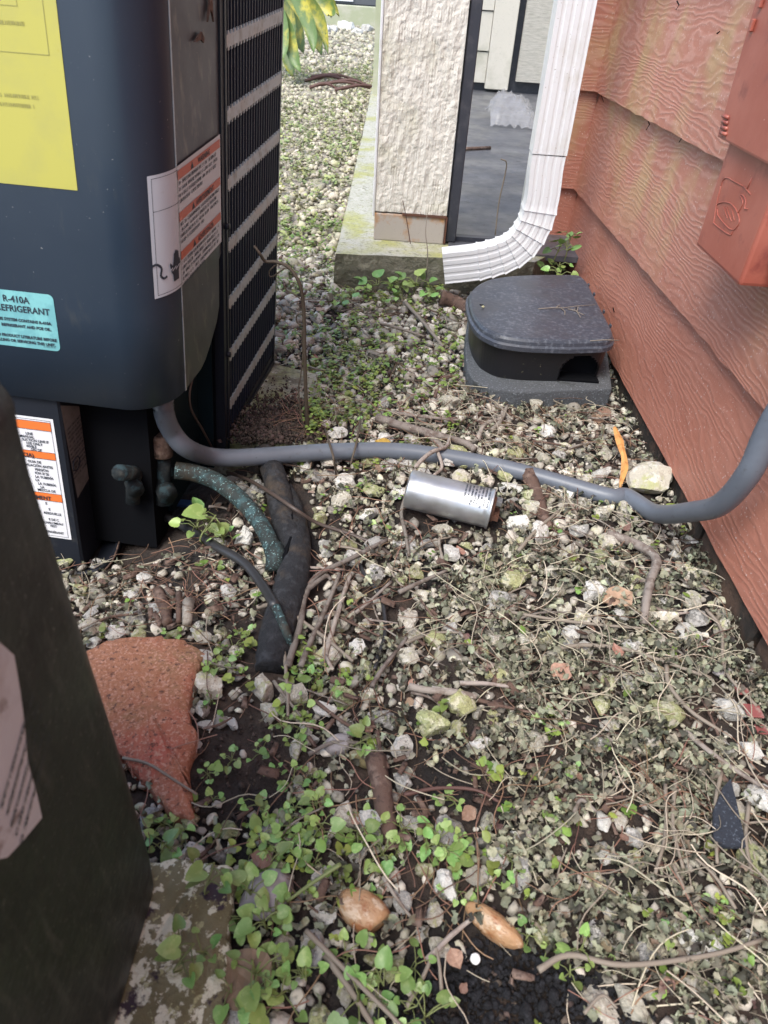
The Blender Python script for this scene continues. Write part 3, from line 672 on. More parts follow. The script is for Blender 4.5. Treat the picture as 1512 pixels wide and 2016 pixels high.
part('label_print', join(*[textmesh(t, sz, fo2, align='RIGHT', x=bR-rx, y=bB+yy, bold=.00022 if sz > .004 else 0) for t, sz, rx, yy, _ in tx]), m_ink, unit)
# side warning label wraps the corner
s0, s1, w0, w1 = -.045, .1455, .3215, .4495
stick('warning_label', s0, w0, s1, w1, m_lab, nx=26)
fo3 = on(.0011); fo4 = on(.0014)
div = .001; rows = [(w1-.0045, 'WARNING'), (w1-.0475, 'AVERTISSEMENT'), (w1-.0895, 'ADVERTENCIA')]
band_ = [quad(fo3, div, y-.0095, s1-.003, y, 8) for y, _ in rows]
part('warning_band', join(*band_), m_or, unit)
pr = []
for y, t in rows:
    pr.append(textmesh(t, .0085, fo4, align='CENTER', x=.085, y=y-.0080, bold=.0002))
    pr.append(([fo4(.040, y-.0085), fo4(.050, y-.0085), fo4(.045, y-.001)], [(0, 1, 2)]))
for k, (yt, n) in enumerate(((w1-.0165, 4), (w1-.0595, 4), (w1-.1015, 5))):
    for j in range(n): pr.append(scribble(fo3, div+.003, s1-(.006 if j < n-1 else .06)-random.uniform(0, .012), yt-.0035-j*.0062, .0040, 10*k+j+3))
t_ = .0005
pr += [quad(fo3, s0+.004, w0+.003, s0+.004+t_, w1-.003), quad(fo3, s0+.004, w1-.0035, div, w1-.003, 6), quad(fo3, div-t_, w0+.003, div, w1-.003), quad(fo3, s0+.004, w0+.003, div, w0+.003+t_, 6), quad(fo3, s0+.004, w1-.036, div, w1-.036+t_, 6)]
# shock pictogram: hand and lead
hx, hy = -.0125, w0+.012
hand = [(-.005, 0), (.005, 0), (.0055, .010), (.0095, .017), (.0088, .0225), (.0068, .023), (.0065, .030), (.0045, .0325), (.003, .031), (.002, .0335), (0, .0335), (-.0012, .031), (-.003, .0305), (-.0042, .022), (-.0058, .018), (-.0095, .022), (-.0105, .020), (-.008, .011), (-.0055, .008)]
pr.append(([fo4(hx+x, hy+y) for x, y in hand], [tuple(range(len(hand)))]))
ld = smoothpath([(-.034, .024), (-.028, .0255), (-.022, .020), (-.0235, .012), (-.019, .008), (-.015, .0095)], 4)
for a, b in zip(ld[:-1], ld[1:]):
    t = np.array([b[0]-a[0], b[1]-a[1]]); t = t/np.linalg.norm(t); n = np.array([-t[1], t[0]])*.0013
    pr.append(([fo3(hx+a[0]+n[0], hy+a[1]+n[1]), fo3(hx+b[0]+n[0], hy+b[1]+n[1]), fo3(hx+b[0]-n[0], hy+b[1]-n[1]), fo3(hx+a[0]-n[0], hy+a[1]-n[1])], [(0, 1, 2, 3)]))
part('label_print', join(*pr), m_ink, unit)
zg = [(-.012, .012), (-.006, .0155), (-.007, .012), (.000, .0155), (-.001, .012), (.007, .0155)]
fo5 = on(.0017)
part('spark_mark', join(*[([fo5(hx+a[0], hy+a[1]), fo5(hx+b[0], hy+b[1]), fo5(hx+b[0], hy+b[1]+.0012), fo5(hx+a[0], hy+a[1]+.0012)], [(0, 1, 2, 3)]) for a, b in zip(zg[:-1], zg[1:])]), m_lab, unit)
# lower front label
def LF(o): return lambda x, y: ac(x, bvf-o, y)
a0 = acpx(103, 825, 1, bvf); a1 = acpx(147, 1063, 1, bvf); lr = a0[0]+.001; lt_, lb_ = a0[2], a1[2]; lh = lt_-lb_; ll = lr-.115
part('caution_label', quad(LF(.0006), ll, lb_, lr, lt_), m_lab2, unit)
def lyy(py_): # photo row -> height on label (right edge)
    t = (py_-825)/(1063-825); q = acpx(103+44*t, py_, 1, bvf); return q[2]
bands = [(833, 850), (893, 907), (975, 990)]
part('warning_band', join(*[quad(LF(.0011), ll+.004, lyy(b), lr-.0045, lyy(a)) for a, b in bands]), m_or2, unit)
txt = [(866, 'LINE', .050), (875, 'MANUAL', .046), (885, 'SUCTION LINE IF', .006), (893-3, '', 0), (862+29, '', 0)]
L1 = [(862, 'LIQUID LINE', .047), (870, 'READ MANUAL', .043), (877, 'SUCTION LINE IF', .008), (884, 'USE ONLY', .028), (890, '', 0)]
rowsT = [(861.5, 'LINE', .046), (868, 'MANUAL', .044), (874.5, 'SUCTION LINE IF', .009), (881, 'USE ONLY', .026), (887, 'WHILE', .042), (892.5, 'ON OF', .030),
         (917, 'GUIA DE', .037), (924.5, 'INSTALACIÓN ANTES', .009), (932, 'PRESIÓN', .022), (939, 'IÓN SI SE', .022), (946.5, 'LA TUBERÍA', .012), (953, 'LA', .050), (959.5, 'LA TUBERÍA', .008), (966, 'LA', .040), (972, 'MEZCLA DE', .012),
         (998, 'E', .040), (1009, 'E', .034), (1017, 'RESIDUELLE', .007), (1029, 'E DE C', .016), (1036, 'CHALUMEAU', .006), (1042, 'TEST', .024), (1054, 'RÉFRIGÉRANT', .008)]
pt = [textmesh(t, .0054, LF(.0013), align='RIGHT', x=lr-.0055-dx*.55, y=lyy(py_), bold=.00012, sx=.9) for py_, t, dx in rowsT if t]
pt += [textmesh('TENCIA)', .0082, LF(.0018), align='RIGHT', x=lr-.034, y=lyy(905.5), bold=.0002), textmesh('AVERTISSEMENT', .0082, LF(.0018), align='RIGHT', x=lr-.020, y=lyy(988), bold=.0002)]
t_ = .0005
pt += [quad(LF(.0011), lr-.0045, lb_+.003, lr-.0040, lt_-.003), quad(LF(.0011), ll+.004, lt_-.0035, lr-.004, lt_-.003), quad(LF(.0011), ll+.004, lb_+.003, lr-.004, lb_+.0035)]
for a, b in bands: pt += [quad(LF(.0014), ll+.004, lyy(q), lr-.004, lyy(q)+t_) for q in (a, b)]
part('label_print', join(*pt), m_ink, unit)
# grey rating plate on the box's right face
def RF(o): return lambda x, y: ac(bu+o, x, y)
g = [acpx(px_, py_, 0, bu) for px_, py_ in ((118, 798), (203, 802), (207, 880), (181, 930), (152, 981))]
gp = [(q[1], q[2]) for q in g]
part('rating_plate', ([ac(bu+.0006, *p) for p in gp], [(0, 1, 2, 3, 4)]), m_grey, unit)
gv0, gv1 = gp[0][0], gp[1][0]
pr = [scribble(RF(.0011), gv0+.006, gv1-.010-random.uniform(0, .02), .140-k*.006, .0032, k+40) for k in range(13)]
pr.append(tube([ac(bu+.0012, -.186+.009*math.cos(a), .086+.009*math.sin(a)) for a in np.linspace(0, 6.3, 24)], .0009, 4)); pr.append(textmesh('ETL', .0075, RF(.0016), align='CENTER', x=-.186, y=.0835))
part('label_print', join(*pr), m_ink, unit)
# service valves in the recess
def A_(u, v, w): return ac(u, v, w)
def pxz(px_, py_, u): return ac(*acpx(px_, py_, 0, u))
U1 = -.045
va = [part('valve', join(cyl(pxz(322, 985, U1), pxz(322, 895, U1), .0105, 16), cyl(pxz(322, 960, U1), pxz(322, 960, U1)+np.array([.012, -.018, 0]), .0145, 8), cyl(pxz(322, 925, U1), pxz(352, 930, U1), .0100, 12), cyl(pxz(322, 990, U1), pxz(322, 968, U1), .0145, 8)), m_valve, unit, True)]
part('valve_cap', bevel(cyl(pxz(320, 898, U1), pxz(318, 856, U1), .0145, 20), .002, 1), m_moss if False else m_bark, unit, True)
U2 = -.075
part('valve', join(cyl(pxz(262, 990, U2), pxz(262, 925, U2), .010, 12), cyl(pxz(235, 930, U2), pxz(290, 935, U2), .011, 12), cyl(pxz(262, 950, U2), pxz(262, 950, U2)+np.array([.01, -.018, 0]), .012, 8)), m_valve, unit, True)
# concrete pad under the unit
pad = [G(631, 733, .024)[:2], G(640, 800, .024)[:2], G(632, 872, .024)[:2]]
p0, p2 = pad[0], pad[2]
solo('concrete_pad', rough_prism([(p0[0], p0[1]), (p2[0]+.004, p2[1]), (p2[0]-.02, p2[1]-.012), (-.30, .93), (-.34, 1.25)], -.05, .026, amp=.007), m_pad, 'mossy corner of the concrete pad sticking out beside the grille', 'pad')
# dry flakes stuck to the cover
for (px_, py_, lb_t, rr) in ((411, 15, 'dry forked leaf scrap stuck high on the grey side panel', 1), (391, 76, 'small curled leaf scrap stuck below the forked one', 0)):
    q = acpx(px_, py_, 0, 0); c = (q[1], q[2])
    shp = [(-.010, -.012), (-.004, .004), (0, .014), (.006, .006), (.010, -.014), (.004, -.004), (-.002, -.002)] if rr else [(-.017, -.001), (-.006, .004), (.004, .006), (.013, -.001), (.010, -.005), (.002, -.001)]
    solo('leaf_scrap', prism([(c[0]+a, c[1]+b) for a, b in shp], lambda v, w: ac(.0003, v, w), lambda v, w: ac(.0025, v, w)), m_bark, lb_t, 'leaf scrap')
# ---------------------------------------------------------------- pipes and cables
cp = [(410, 898, .050), (470, 901, .038), (560, 895, .030), (660, 889, .026), (780, 888, .022), (900, 903, .018), (1000, 923, .014), (1100, 950, .012), (1200, 978, .012)]
P = [ac(-.04, -.150, .30), pxz(320, 770, -.034), pxz(323, 812, -.032), pxz(338, 850, -.028), pxz(366, 881, -.012)]+[G(*c) for c in cp]+[np.array([.372, .862, .012]), np.array([.395, .80, .030]), PX(1365, 1007, .402), PX(1420, 992, .404), PX(1475, 930, .404), PX(1512, 848, .404), np.array([.41, .652, .33]), np.array([.417, .70, .385]), np.array([.42, .79, .40])]
solo('conduit', tube(smoothpath(P, 8), .0135, 20), m_conduit, 'grey plastic conduit snaking from the condenser across the gravel to the wall', 'conduit', True)
cu = [(345, 926, .055), (385, 932, .050), (430, 950, .042), (475, 985, .035), (512, 1030, .028), (535, 1075, .022), (548, 1110, .014)]
cop = thing('copper_line', 'thick copper refrigerant pipe with turquoise patina entering the black foam', 'pipe', G(530, 1080))
part('pipe', tube(smoothpath([G(*c) for c in cu], 6), [.0125, .0125, .0115, .0115], 16), m_copper, cop, True)
part('sleeve_collar', tube([G(536, 1076, .024), G(545, 1096, .018), G(540, 1125, .010)], [.0125, .0145, .012], 14), m_copper, cop, True)
fa = [G(a, b, z) for a, b, z in ((520, 893, .012), (538, 930, .014), (552, 985, .014), (566, 1040, .012), (580, 1090, .010))]
fb2 = [G(a, b, z) for a, b, z in ((566, 962, .004), (578, 1010, .007), (582, 1080, .009), (574, 1150, .009), (556, 1210, .008), (541, 1265, .006), (532, 1318, .003))]
foam = thing('foam_sleeve', 'black split foam insulation sleeve lying half buried in the gravel', 'pipe insulation', G(560, 1100))
part('sleeve', tube(smoothpath(fa, 12), [.018, .018, .019, .017], 28, wob=.10), m_foam, foam, True)
part('sleeve', tube(smoothpath(fb2, 12), [.009, .015, .020, .0215, .021, .020, .017], 28, wob=.12), m_foam, foam, True)
part('ragged_slit', tube(smoothpath([G(a, b, z) for a, b, z in ((566, 980, .024), (572, 1010, .026), (574, 1050, .026), (562, 1090, .026), (558, 1105, .022))], 4), [.001, .0035, .002, .004, .001], 6, wob=.6), m_black, foam)
th = [(232, 1030, .012), (262, 1008, .030), (320, 1016, .030), (375, 1045, .020), (430, 1078, .022), (480, 1108, .022), (515, 1150, .022), (543, 1195, .034), (562, 1240, .030), (574, 1275, .008)]
def gq(a, b, h): p = G(a, b); return G(a, b, float(gz(p[0], p[1]))+h)
thn = thing('thin_line', 'thin black liquid line with greenish end beside the foam sleeve', 'pipe', G(480, 1108))
part('pipe', tube(smoothpath([gq(*c) for c in th[:8]], 6), .0062, 12), m_blackwire, thn, True)
part('bare_end', tube(smoothpath([gq(*c) for c in th[7:]], 5), [.0058, .005, .0045], 10), m_copper, thn, True)
solo('brown_cable', tube(smoothpath([gq(*c) for c in ((448, 930, .03), (490, 945, .028), (540, 975, .045), (580, 1002, .045), (625, 1030, .02), (690, 1052, .008), (740, 1072, .004), (772, 1095, .002))], 6), .0028, 8), m_wire, 'thin brown cable crossing over the black foam sleeve', 'cable', True)
solo('thermostat_wire', tube(smoothpath([ac(*acpx(a, b, 0, -.02)) for a, b in ((388, 720), (374, 765), (376, 805), (398, 845), (418, 882))], 5), .0018, 6), m_wire, 'slim brown wire hanging in the opening below the side panel', 'wire', True)
solo('dark_cable_end', tube(smoothpath([gq(*c) for c in ((705, 1103, .006), (722, 1140, .008), (745, 1165, .010), (756, 1200, .008), (758, 1250, .008), (745, 1290, .008), (738, 1318, .01))], 6), .0027, 8), m_blackwire, 'dark cable end curling over the stones below the capacitor', 'cable', True)
solo('pipe_stub', join(tube([gq(478, 1133, -.01), gq(472, 1118, .016)], .0085, 14, cap=False), tube([gq(478, 1133, -.01), gq(472, 1118, .010)], .0078, 14)), m_blackwire, 'short black open pipe stub in the dark soil beside the thin line', 'pipe', True)
solo('blue_scrap', bevel(box(tuple(gq(362, 992, .004)-np.array([.012, .008, .002])), tuple(gq(362, 992, .004)+np.array([.012, .008, .004]))), .002, 1), mat('blue_plastic', (.02, .06, .16), .5), 'small blue plastic scrap in the shade behind the copper pipe', 'scrap')
# ---------------------------------------------------------------- capacitor
CR = .0285
ca = G(803, 962, .034+.002); cb = G(968, 1002, .030)
cap = thing('capacitor', 'silver metal run capacitor lying on its side on the gravel', 'capacitor', (ca+cb)/2-np.array([0, 0, .03]))
ax = (cb-ca); CL = np.linalg.norm(ax); ax /= CL
sidev = np.cross(ax, [0, 0, 1.]); sidev /= np.linalg.norm(sidev); upv = np.cross(sidev, ax)
def cyp(s, r, a): return ca+ax*s+(sidev*math.cos(a)+upv*math.sin(a))*r
prof = [(0, 0), (0, CR*.9), (.001, CR*.96), (.003, CR), (.02, CR)]+[(CL*t, CR) for t in (.3, .5, .7, .9)]+[(CL-.004, CR), (CL-.003, CR*1.05), (CL-.0005, CR*1.06), (CL, CR*1.04), (CL-.001, CR*.97), (CL-.004, CR*.94)]
NS2 = 48; V = []; F = []
for i, (s, r) in enumerate(prof):
    for k in range(NS2):
        a = 2*math.pi*k/NS2; dent = 0
        if .08*CL < s < .4*CL or i in (3, 4): dent = -.0022*math.exp(-((a-1.75)/.25)**2-((s-.16*CL)/.014)**2)
        V.append(cyp(s, max(r+dent, 0), a))
for i in range(len(prof)-1):
    for k in range(NS2): F.append((i*NS2+k, i*NS2+(k+1) % NS2, (i+1)*NS2+(k+1) % NS2, (i+1)*NS2+k))
part('can', (V, F), m_alu, cap, True)
part('top_disc', ([cyp(CL-.004, CR*.95, 2*math.pi*k/NS2) for k in range(NS2)], [tuple(range(NS2))]), m_blackwire, cap)
part('terminal_cup', bevel(cyl(ca+ax*(CL-.004), ca+ax*(CL+.004), .019, 20), .001, 1), m_rust, cap)
for (a, rr) in ((1.9, .013), (4.0, .013), (6.1, .013)):
    fs = []
    for da in (-.30, -.1, .1, .30):
        c = cyp(CL+.002, rr, a)+sidev*da*.018
        t1, t2 = sidev*.0006, upv*.0035
        fs.append(([c-t1-t2, c+t1-t2, c+t1+t2, c-t1+t2, c-t1-t2+ax*.010, c+t1-t2+ax*.010, c+t1+t2+ax*.010, c-t1+t2+ax*.010], [(0, 1, 2, 3), (4, 5, 6, 7), (0, 1, 5, 4), (1, 2, 6, 5), (2, 3, 7, 6), (3, 0, 4, 7)]))
    part('terminal', join(*fs), m_rust if a > 3 else m_alu, cap)
def CS(x, y): # x runs round the can (down), y along towards the terminals
    a = 2.05-x/CR; return cyp(CL*.66+y, CR+.0006, a)
pr = []
for k in range(8): pr.append(scribble(CS, -.002+(.010 if k > 3 else 0), .044-random.uniform(0, .01)+(.004 if k == 0 else 0), .0335-k*.0048, .0026, 70+k))
pr.append(([CS(.0375, .010), CS(.0375, .014), CS(.034, .012)], [(0, 1, 2)]))
for (x, y) in ((.0015, .0345), (.004, .022), (.010, .0215)):
    pr.append(join(*[quad(lambda p, q: CS(x+p*math.cos(q), y+p*math.sin(q)), .0015, t, .0019, t+.55) for t in np.arange(0, 6.2, .5)]))
pr.append(textmesh('45/5', .0052, CS, x=.030, y=.0155)); pr.append(textmesh('VDE', .0042, CS, x=.020, y=.0060)) if False else None
part('can_print', join(*[p for p in pr if p]), m_ink, cap)
# ---------------------------------------------------------------- black bin in the foreground
bx = -.160; byc = .275; BH = .478
binr = thing('plastic_bin', 'scuffed black plastic bin with green algae in the near left corner', 'bin', (-.36, .1, 0))
def rrect(x0, x1, y0, y1, r, n=7):
    P = []
    for cx0, cy0, a0 in ((x1-r, y1-r, 0), (x0+r, y1-r, 90), (x0+r, y0+r, 180), (x1-r, y0+r, 270)):
        for k in range(n): a = math.radians(a0+90*k/(n-1)); P.append((cx0+r*math.cos(a), cy0+r*math.sin(a)))
    return P
lv = []
for z, o in ((.024, -.012), (.030, -.004), (.06, -.002), (.2, 0), (.35, 0), (.40, 0), (.43, .0), (.455, .001), (BH-.012, .002), (BH-.004, 0), (BH, -.005), (BH, -.012), (BH-.01, -.014), (.30, -.012), (.05, -.012)):
    lv.append(([(x, y, z) for x, y in rrect(-.60-o, bx+o, -.20-o, byc+o, .042+min(0, o))]))
n = len(lv[0]); V = [p for q in lv for p in q]; F = [(j*n+i, j*n+(i+1) % n, (j+1)*n+(i+1) % n, (j+1)*n+i) for j in range(len(lv)-1) for i in range(n)]
F += [tuple(range(n))[::-1], tuple(range((len(lv)-1)*n, len(lv)*n))]
part('tub', (V, F), m_bin, binr, True)
pl = [(-40, 1245), (0, 1265), (28, 1290), (40, 1360), (48, 1420), (55, 1500), (72, 1560), (83, 1610), (50, 1650), (15, 1688), (-40, 1700)]
pp = [PX(a, b, bx+.0006) for a, b in pl]
part('torn_label', (pp+[p+np.array([-.0004, 0, 0]) for p in pp], [tuple(range(len(pp)))]), m_paper, binr, label='torn weathered white paper label')
def BL(x, y): # x along -y (towards viewer), y up
    return (bx+.0012, .205-x, .262+y)
pr = [scribble(lambda a, b: (bx+.0012, .170+a*.5, .335-b*1.0+a*.25), -.04, .05, k*.008, .003, 90+k) for k in range(5)]
part('label_print', join(*pr), m_ink, binr)
# ---------------------------------------------------------------- flat stones / pavers on the ground
def slabpoly(pts, z0, z1, amp=.002, mid=0):
    P = np.array([G(a, b, z1)[:2] for a, b in pts]); P = np.array(resample([tuple(p) for p in P], 90))
    P = (np.roll(P, 1, 0)+P*2+np.roll(P, -1, 0))/4; P += rng.normal(0, amp, P.shape)
    c = P.mean(0); V = [(*p, z0) for p in P]; F = []; n = len(P)
    for k, (t, z) in enumerate(((0, z1-.004), (.03, z1), (.35, z1+mid*.6), (.7, z1+mid))):
        V += [(*(p+(c-p)*t), z+rng.normal(0, .0006)) for p in P]
    V.append((*c, z1+mid)); nc = len(V)-1
    for j in range(4):
        for i in range(n): F.append((j*n+i, j*n+(i+1) % n, (j+1)*n+(i+1) % n, (j+1)*n+i))
    for i in range(n): F.append((4*n+i, 4*n+(i+1) % n, nc))
    return V, F
solo('terracotta_stone', slabpoly([(150, 1290), (185, 1268), (230, 1253), (300, 1249), (360, 1257), (405, 1285), (392, 1310), (385, 1340), (372, 1370), (370, 1405), (388, 1440), (385, 1465), (365, 1500), (368, 1530), (382, 1560), (380, 1607), (345, 1600), (300, 1560), (250, 1495), (170, 1420)], -.01, .018, .0012, .004), m_red, 'rough terracotta red stepping stone with a broken right edge beside the bin', 'stepping stone', True)
solo('lichen_slab', slabpoly([(150, 1700), (330, 1690), (420, 1695), (466, 1706), (462, 1760), (452, 1850), (446, 1950), (436, 2100), (60, 2300), (60, 1900)], -.02, .022, .0014, .001), m_lichen, 'mossy speckled concrete stepping slab under the black bin', 'stepping slab', True)
# ================================================================ scatter
def blobs(px, py, L):
    d = np.zeros(np.shape(px))
    for cx, cy, rx, ry, a in L: d = d+a*np.exp(-(((px-cx)/rx)**2+((py-cy)/ry)**2))
    return d
POLY_AC = [ac(.01, -.2, 0)[:2], ac(.01, .34, 0)[:2], ac(-.62, .34, 0)[:2], ac(-.62, -.2, 0)[:2]]
def inpoly(X, Y, P):
    r = np.zeros(np.shape(X), bool); n = len(P)
    for i in range(n):
        x1, y1 = P[i]; x2, y2 = P[(i+1) % n]
        c = ((y1 > Y) != (y2 > Y)) & (X < (x2-x1)*(Y-y1)/(y2-y1+1e-12)+x1); r ^= c
    return r
EXP = [sl_, [tuple(p) for p in po], [(x, y) for x, y in ((-.6, -.2), (bx, -.2), (bx, byc), (-.6, byc))]]
TERR = [G(a, b)[:2] for a, b in [(150, 1290), (230, 1253), (360, 1257), (405, 1285), (370, 1405), (388, 1440), (365, 1500), (380, 1607), (300, 1560), (200, 1420)]]
LICH = [G(a, b)[:2] for a, b in [(100, 1700), (466, 1700), (446, 1950), (436, 2200), (60, 2300)]]
def segd(X, Y, P):
    d = np.full(np.shape(X), 9.)
    for a, b in zip(P[:-1], P[1:]):
        a = np.array(a[:2]); b = np.array(b[:2]); ab = b-a; t = np.clip(((X-a[0])*ab[0]+(Y-a[1])*ab[1])/(ab@ab), 0, 1)
        d = np.minimum(d, np.hypot(X-a[0]-t*ab[0], Y-a[1]-t*ab[1]))
    return d
def blocked(X, Y, terr=True, m=0):
    b = inpoly(X, Y, POLY_AC) | (X > WX+.012)
    for p in EXP: b |= inpoly(X, Y, p)
    if terr: b |= inpoly(X, Y, TERR) | inpoly(X, Y, LICH)
    b |= segd(X, Y, [ca, cb]) < .022+m
    b |= segd(X, Y, fb2) < .028+m*.6
    b |= segd(X, Y, fa) < .022
    return b
def cand(n, x0, x1, y0, y1):
    return rng.uniform(x0, x1, n), rng.uniform(y0, y1, n)
def pxof(X, Y): return proj(np.stack([X, Y, gz(X, Y)], -1))
def lfn(X, Y, s, k):                                       # low frequency clumping
    return (np.sin(X*s+k)+np.sin(Y*s*1.1+k*2.3)+np.sin((X+Y)*s*.7+k*.7)+np.sin((X-Y)*s*1.37+k*1.9))/4
MESHES = {}
def rock(seed, sub, flat=.72, cuts=9):
    bm = bmesh.new(); bmesh.ops.create_icosphere(bm, subdivisions=sub, radius=1); r = np.random.default_rng(seed)
    V = np.array([v.co for v in bm.verts]); F = [tuple(v.index for v in f.verts) for f in bm.faces]; bm.free()
    for _ in range(cuts):
        n = r.normal(0, 1, 3); n /= np.linalg.norm(n); d_ = r.uniform(.45, .85); s = V@n; V = V-np.maximum(s-d_, 0)[:, None]*n
    V *= r.uniform(.75, 1.15, 3)*[1.1, .9, flat]; V *= 1+r.normal(0, .035 if sub < 3 else .012, (len(V), 1))
    V /= np.abs(V[:, :2]).max(); return V, F
ROCKS = [rock(i, 2) for i in range(14)]; ROCKH = [rock(i, 3, .78, 12) for i in range(14)]; ROCKL = [rock(i+50, 1) for i in range(10)]
COB = [rock(i+90, 3, .8, 3) for i in range(3)]
def rotm(a, b, c):
    ca_, sa = np.cos(a), np.sin(a); cb_, sb = np.cos(b), np.sin(b); cc, sc = np.cos(c), np.sin(c)
    Rx = np.array([[1, 0, 0], [0, ca_, -sa], [0, sa, ca_]]); Ry = np.array([[cb_, 0, sb], [0, 1, 0], [-sb, 0, cb_]]); Rz = np.array([[cc, -sc, 0], [sc, cc, 0], [0, 0, 1]])
    return Rz@Ry@Rx
def massmesh(name, protos, T, m, smooth=False, stuff=True):
    """T: list of (proto index, 3x3 matrix, position, rnd) -> one mesh"""
    Vs = []; Ls = []; Ct = []; Rn = []; off = 0
    P = [(np.asarray(v, float), np.concatenate([np.asarray(f) for f in F]), np.array([len(f) for f in F])) for v, F in protos]
    for k, Mx, p, r in T:
        v, l, c = P[k]; Vs.append(v@Mx.T+p); Ls.append(l+off); Ct.append(c); Rn.append(np.full(len(v), r, np.float32)); off += len(v)
    V = np.concatenate(Vs).astype(np.float32); Lp = np.concatenate(Ls).astype(np.int32); C_ = np.concatenate(Ct).astype(np.int32)
    me = bpy.data.meshes.new(name); me.vertices.add(len(V)); me.vertices.foreach_set('co', V.ravel())
    me.loops.add(len(Lp)); me.loops.foreach_set('vertex_index', Lp); me.polygons.add(len(C_))
    me.polygons.foreach_set('loop_start', np.concatenate([[0], np.cumsum(C_)[:-1]]).astype(np.int32)); me.polygons.foreach_set('loop_total', C_)
    me.update(calc_edges=True); a = me.attributes.new('rnd', 'FLOAT', 'POINT'); a.data.foreach_set('value', np.concatenate(Rn))
    me.materials.append(m)
    if smooth: me.shade_smooth()
    o = bpy.data.objects.new(name, me); COL.objects.link(o)
    if stuff: o['kind'] = 'stuff'
    return o
# landmarks to describe where small things lie
LM = [(885, 990, 'the silver capacitor'), (720, 890, 'the grey conduit near the weeds'), (1130, 960, 'the half buried grey conduit'), (540, 1180, 'the black foam sleeve'), (300, 1420, 'the terracotta stepping stone'),
      (1060, 680, 'the black bait box'), (1380, 1120, 'the wall foundation'), (720, 1800, 'the orange cobble'), (760, 1590, 'the thick bark stick'), (1435, 1600, 'the black shingle piece'), (990, 1960, 'the black compost patch'),
      (470, 1500, 'the dark bare soil patch'), (400, 1850, 'the lichen slab'), (860, 540, 'the white elbow'), (600, 800, 'the concrete pad corner'), (190, 1120, 'the condenser base'), (1275, 1150, 'the crooked grey branch'), (640, 1200, 'the forked grey twigs'), (1060, 990, 'the stubby brown stick'), (850, 1410, 'the mossy middle stones'), (1180, 1400, 'the withered vine mat'), (1250, 1750, 'the tangled straw heap')]
def where(px, py):
    d = [(math.hypot(px-a, (py-b)), a, b, t) for a, b, t in LM]; D, a, b, t = min(d)
    dx, dy = px-a, py-b
    rel = ('right of ' if dx > 0 else 'left of ') if abs(dx) > abs(dy) else ('in front of ' if dy > 0 else 'behind ')
    dist = '' if D < 70 else ('a little way ' if D < 120 else 'farther out ')
    return dist+rel+t
ORD = ['nearest', 'second', 'third', 'fourth', 'fifth', 'sixth', 'seventh', 'eighth', 'ninth', 'tenth', 'eleventh', 'twelfth']
LABELS = {}
def uniq(label, x):
    LABELS[label] = LABELS.get(label, 0)+1; return label
# ---- stones one by one
pxm = {}
for k, (v, f) in enumerate(ROCKH):
    v = np.array(v); q_ = np.random.default_rng(k).normal(0, 1, (6, 3)); v = v*(1+.05*np.sin(v@q_[0]*6+1)+.04*np.sin(v@q_[1]*11+2)+.025*np.sin(v@q_[2]*19))[:, None]
    for tn in m_st: pxm[(k, tn)] = mk('stone', v, f, m_st[tn], False)
placed = []
def putstone(x, y, r, tn, k=None, name='stone', label=None, rz=None, sink=.35, sq=(1, 1, 1), me=None):
    k = random.randrange(len(ROCKS)) if k is None else k
    me = me or pxm[(k, tn)]
    o = bpy.data.objects.new(name, me); COL.objects.link(o)
    o.location = (x, y, float(gz(x, y))+r*.62*(1-sink)-r*.12); o.rotation_euler = (random.uniform(-.35, .35), random.uniform(-.35, .35), random.uniform(0, 6.28) if rz is None else rz)
    o.scale = (r*sq[0], r*sq[1], r*sq[2]); placed.append((x, y, r))
    px, py = pxof(np.array(x), np.array(y))
    sz = 'large' if r > .019 else ('medium' if r > .0125 else 'small')
    desc = {'white': 'white', 'pale': 'cream', 'mossy': 'algae green', 'grey': 'grey'}.get(tn, tn)
    o['label'] = label or f"{sz} {desc} stone {where(float(px), float(py))}"
    o['category'] = 'stone'; o['group'] = 'loose limestone stones on the ground'; return o
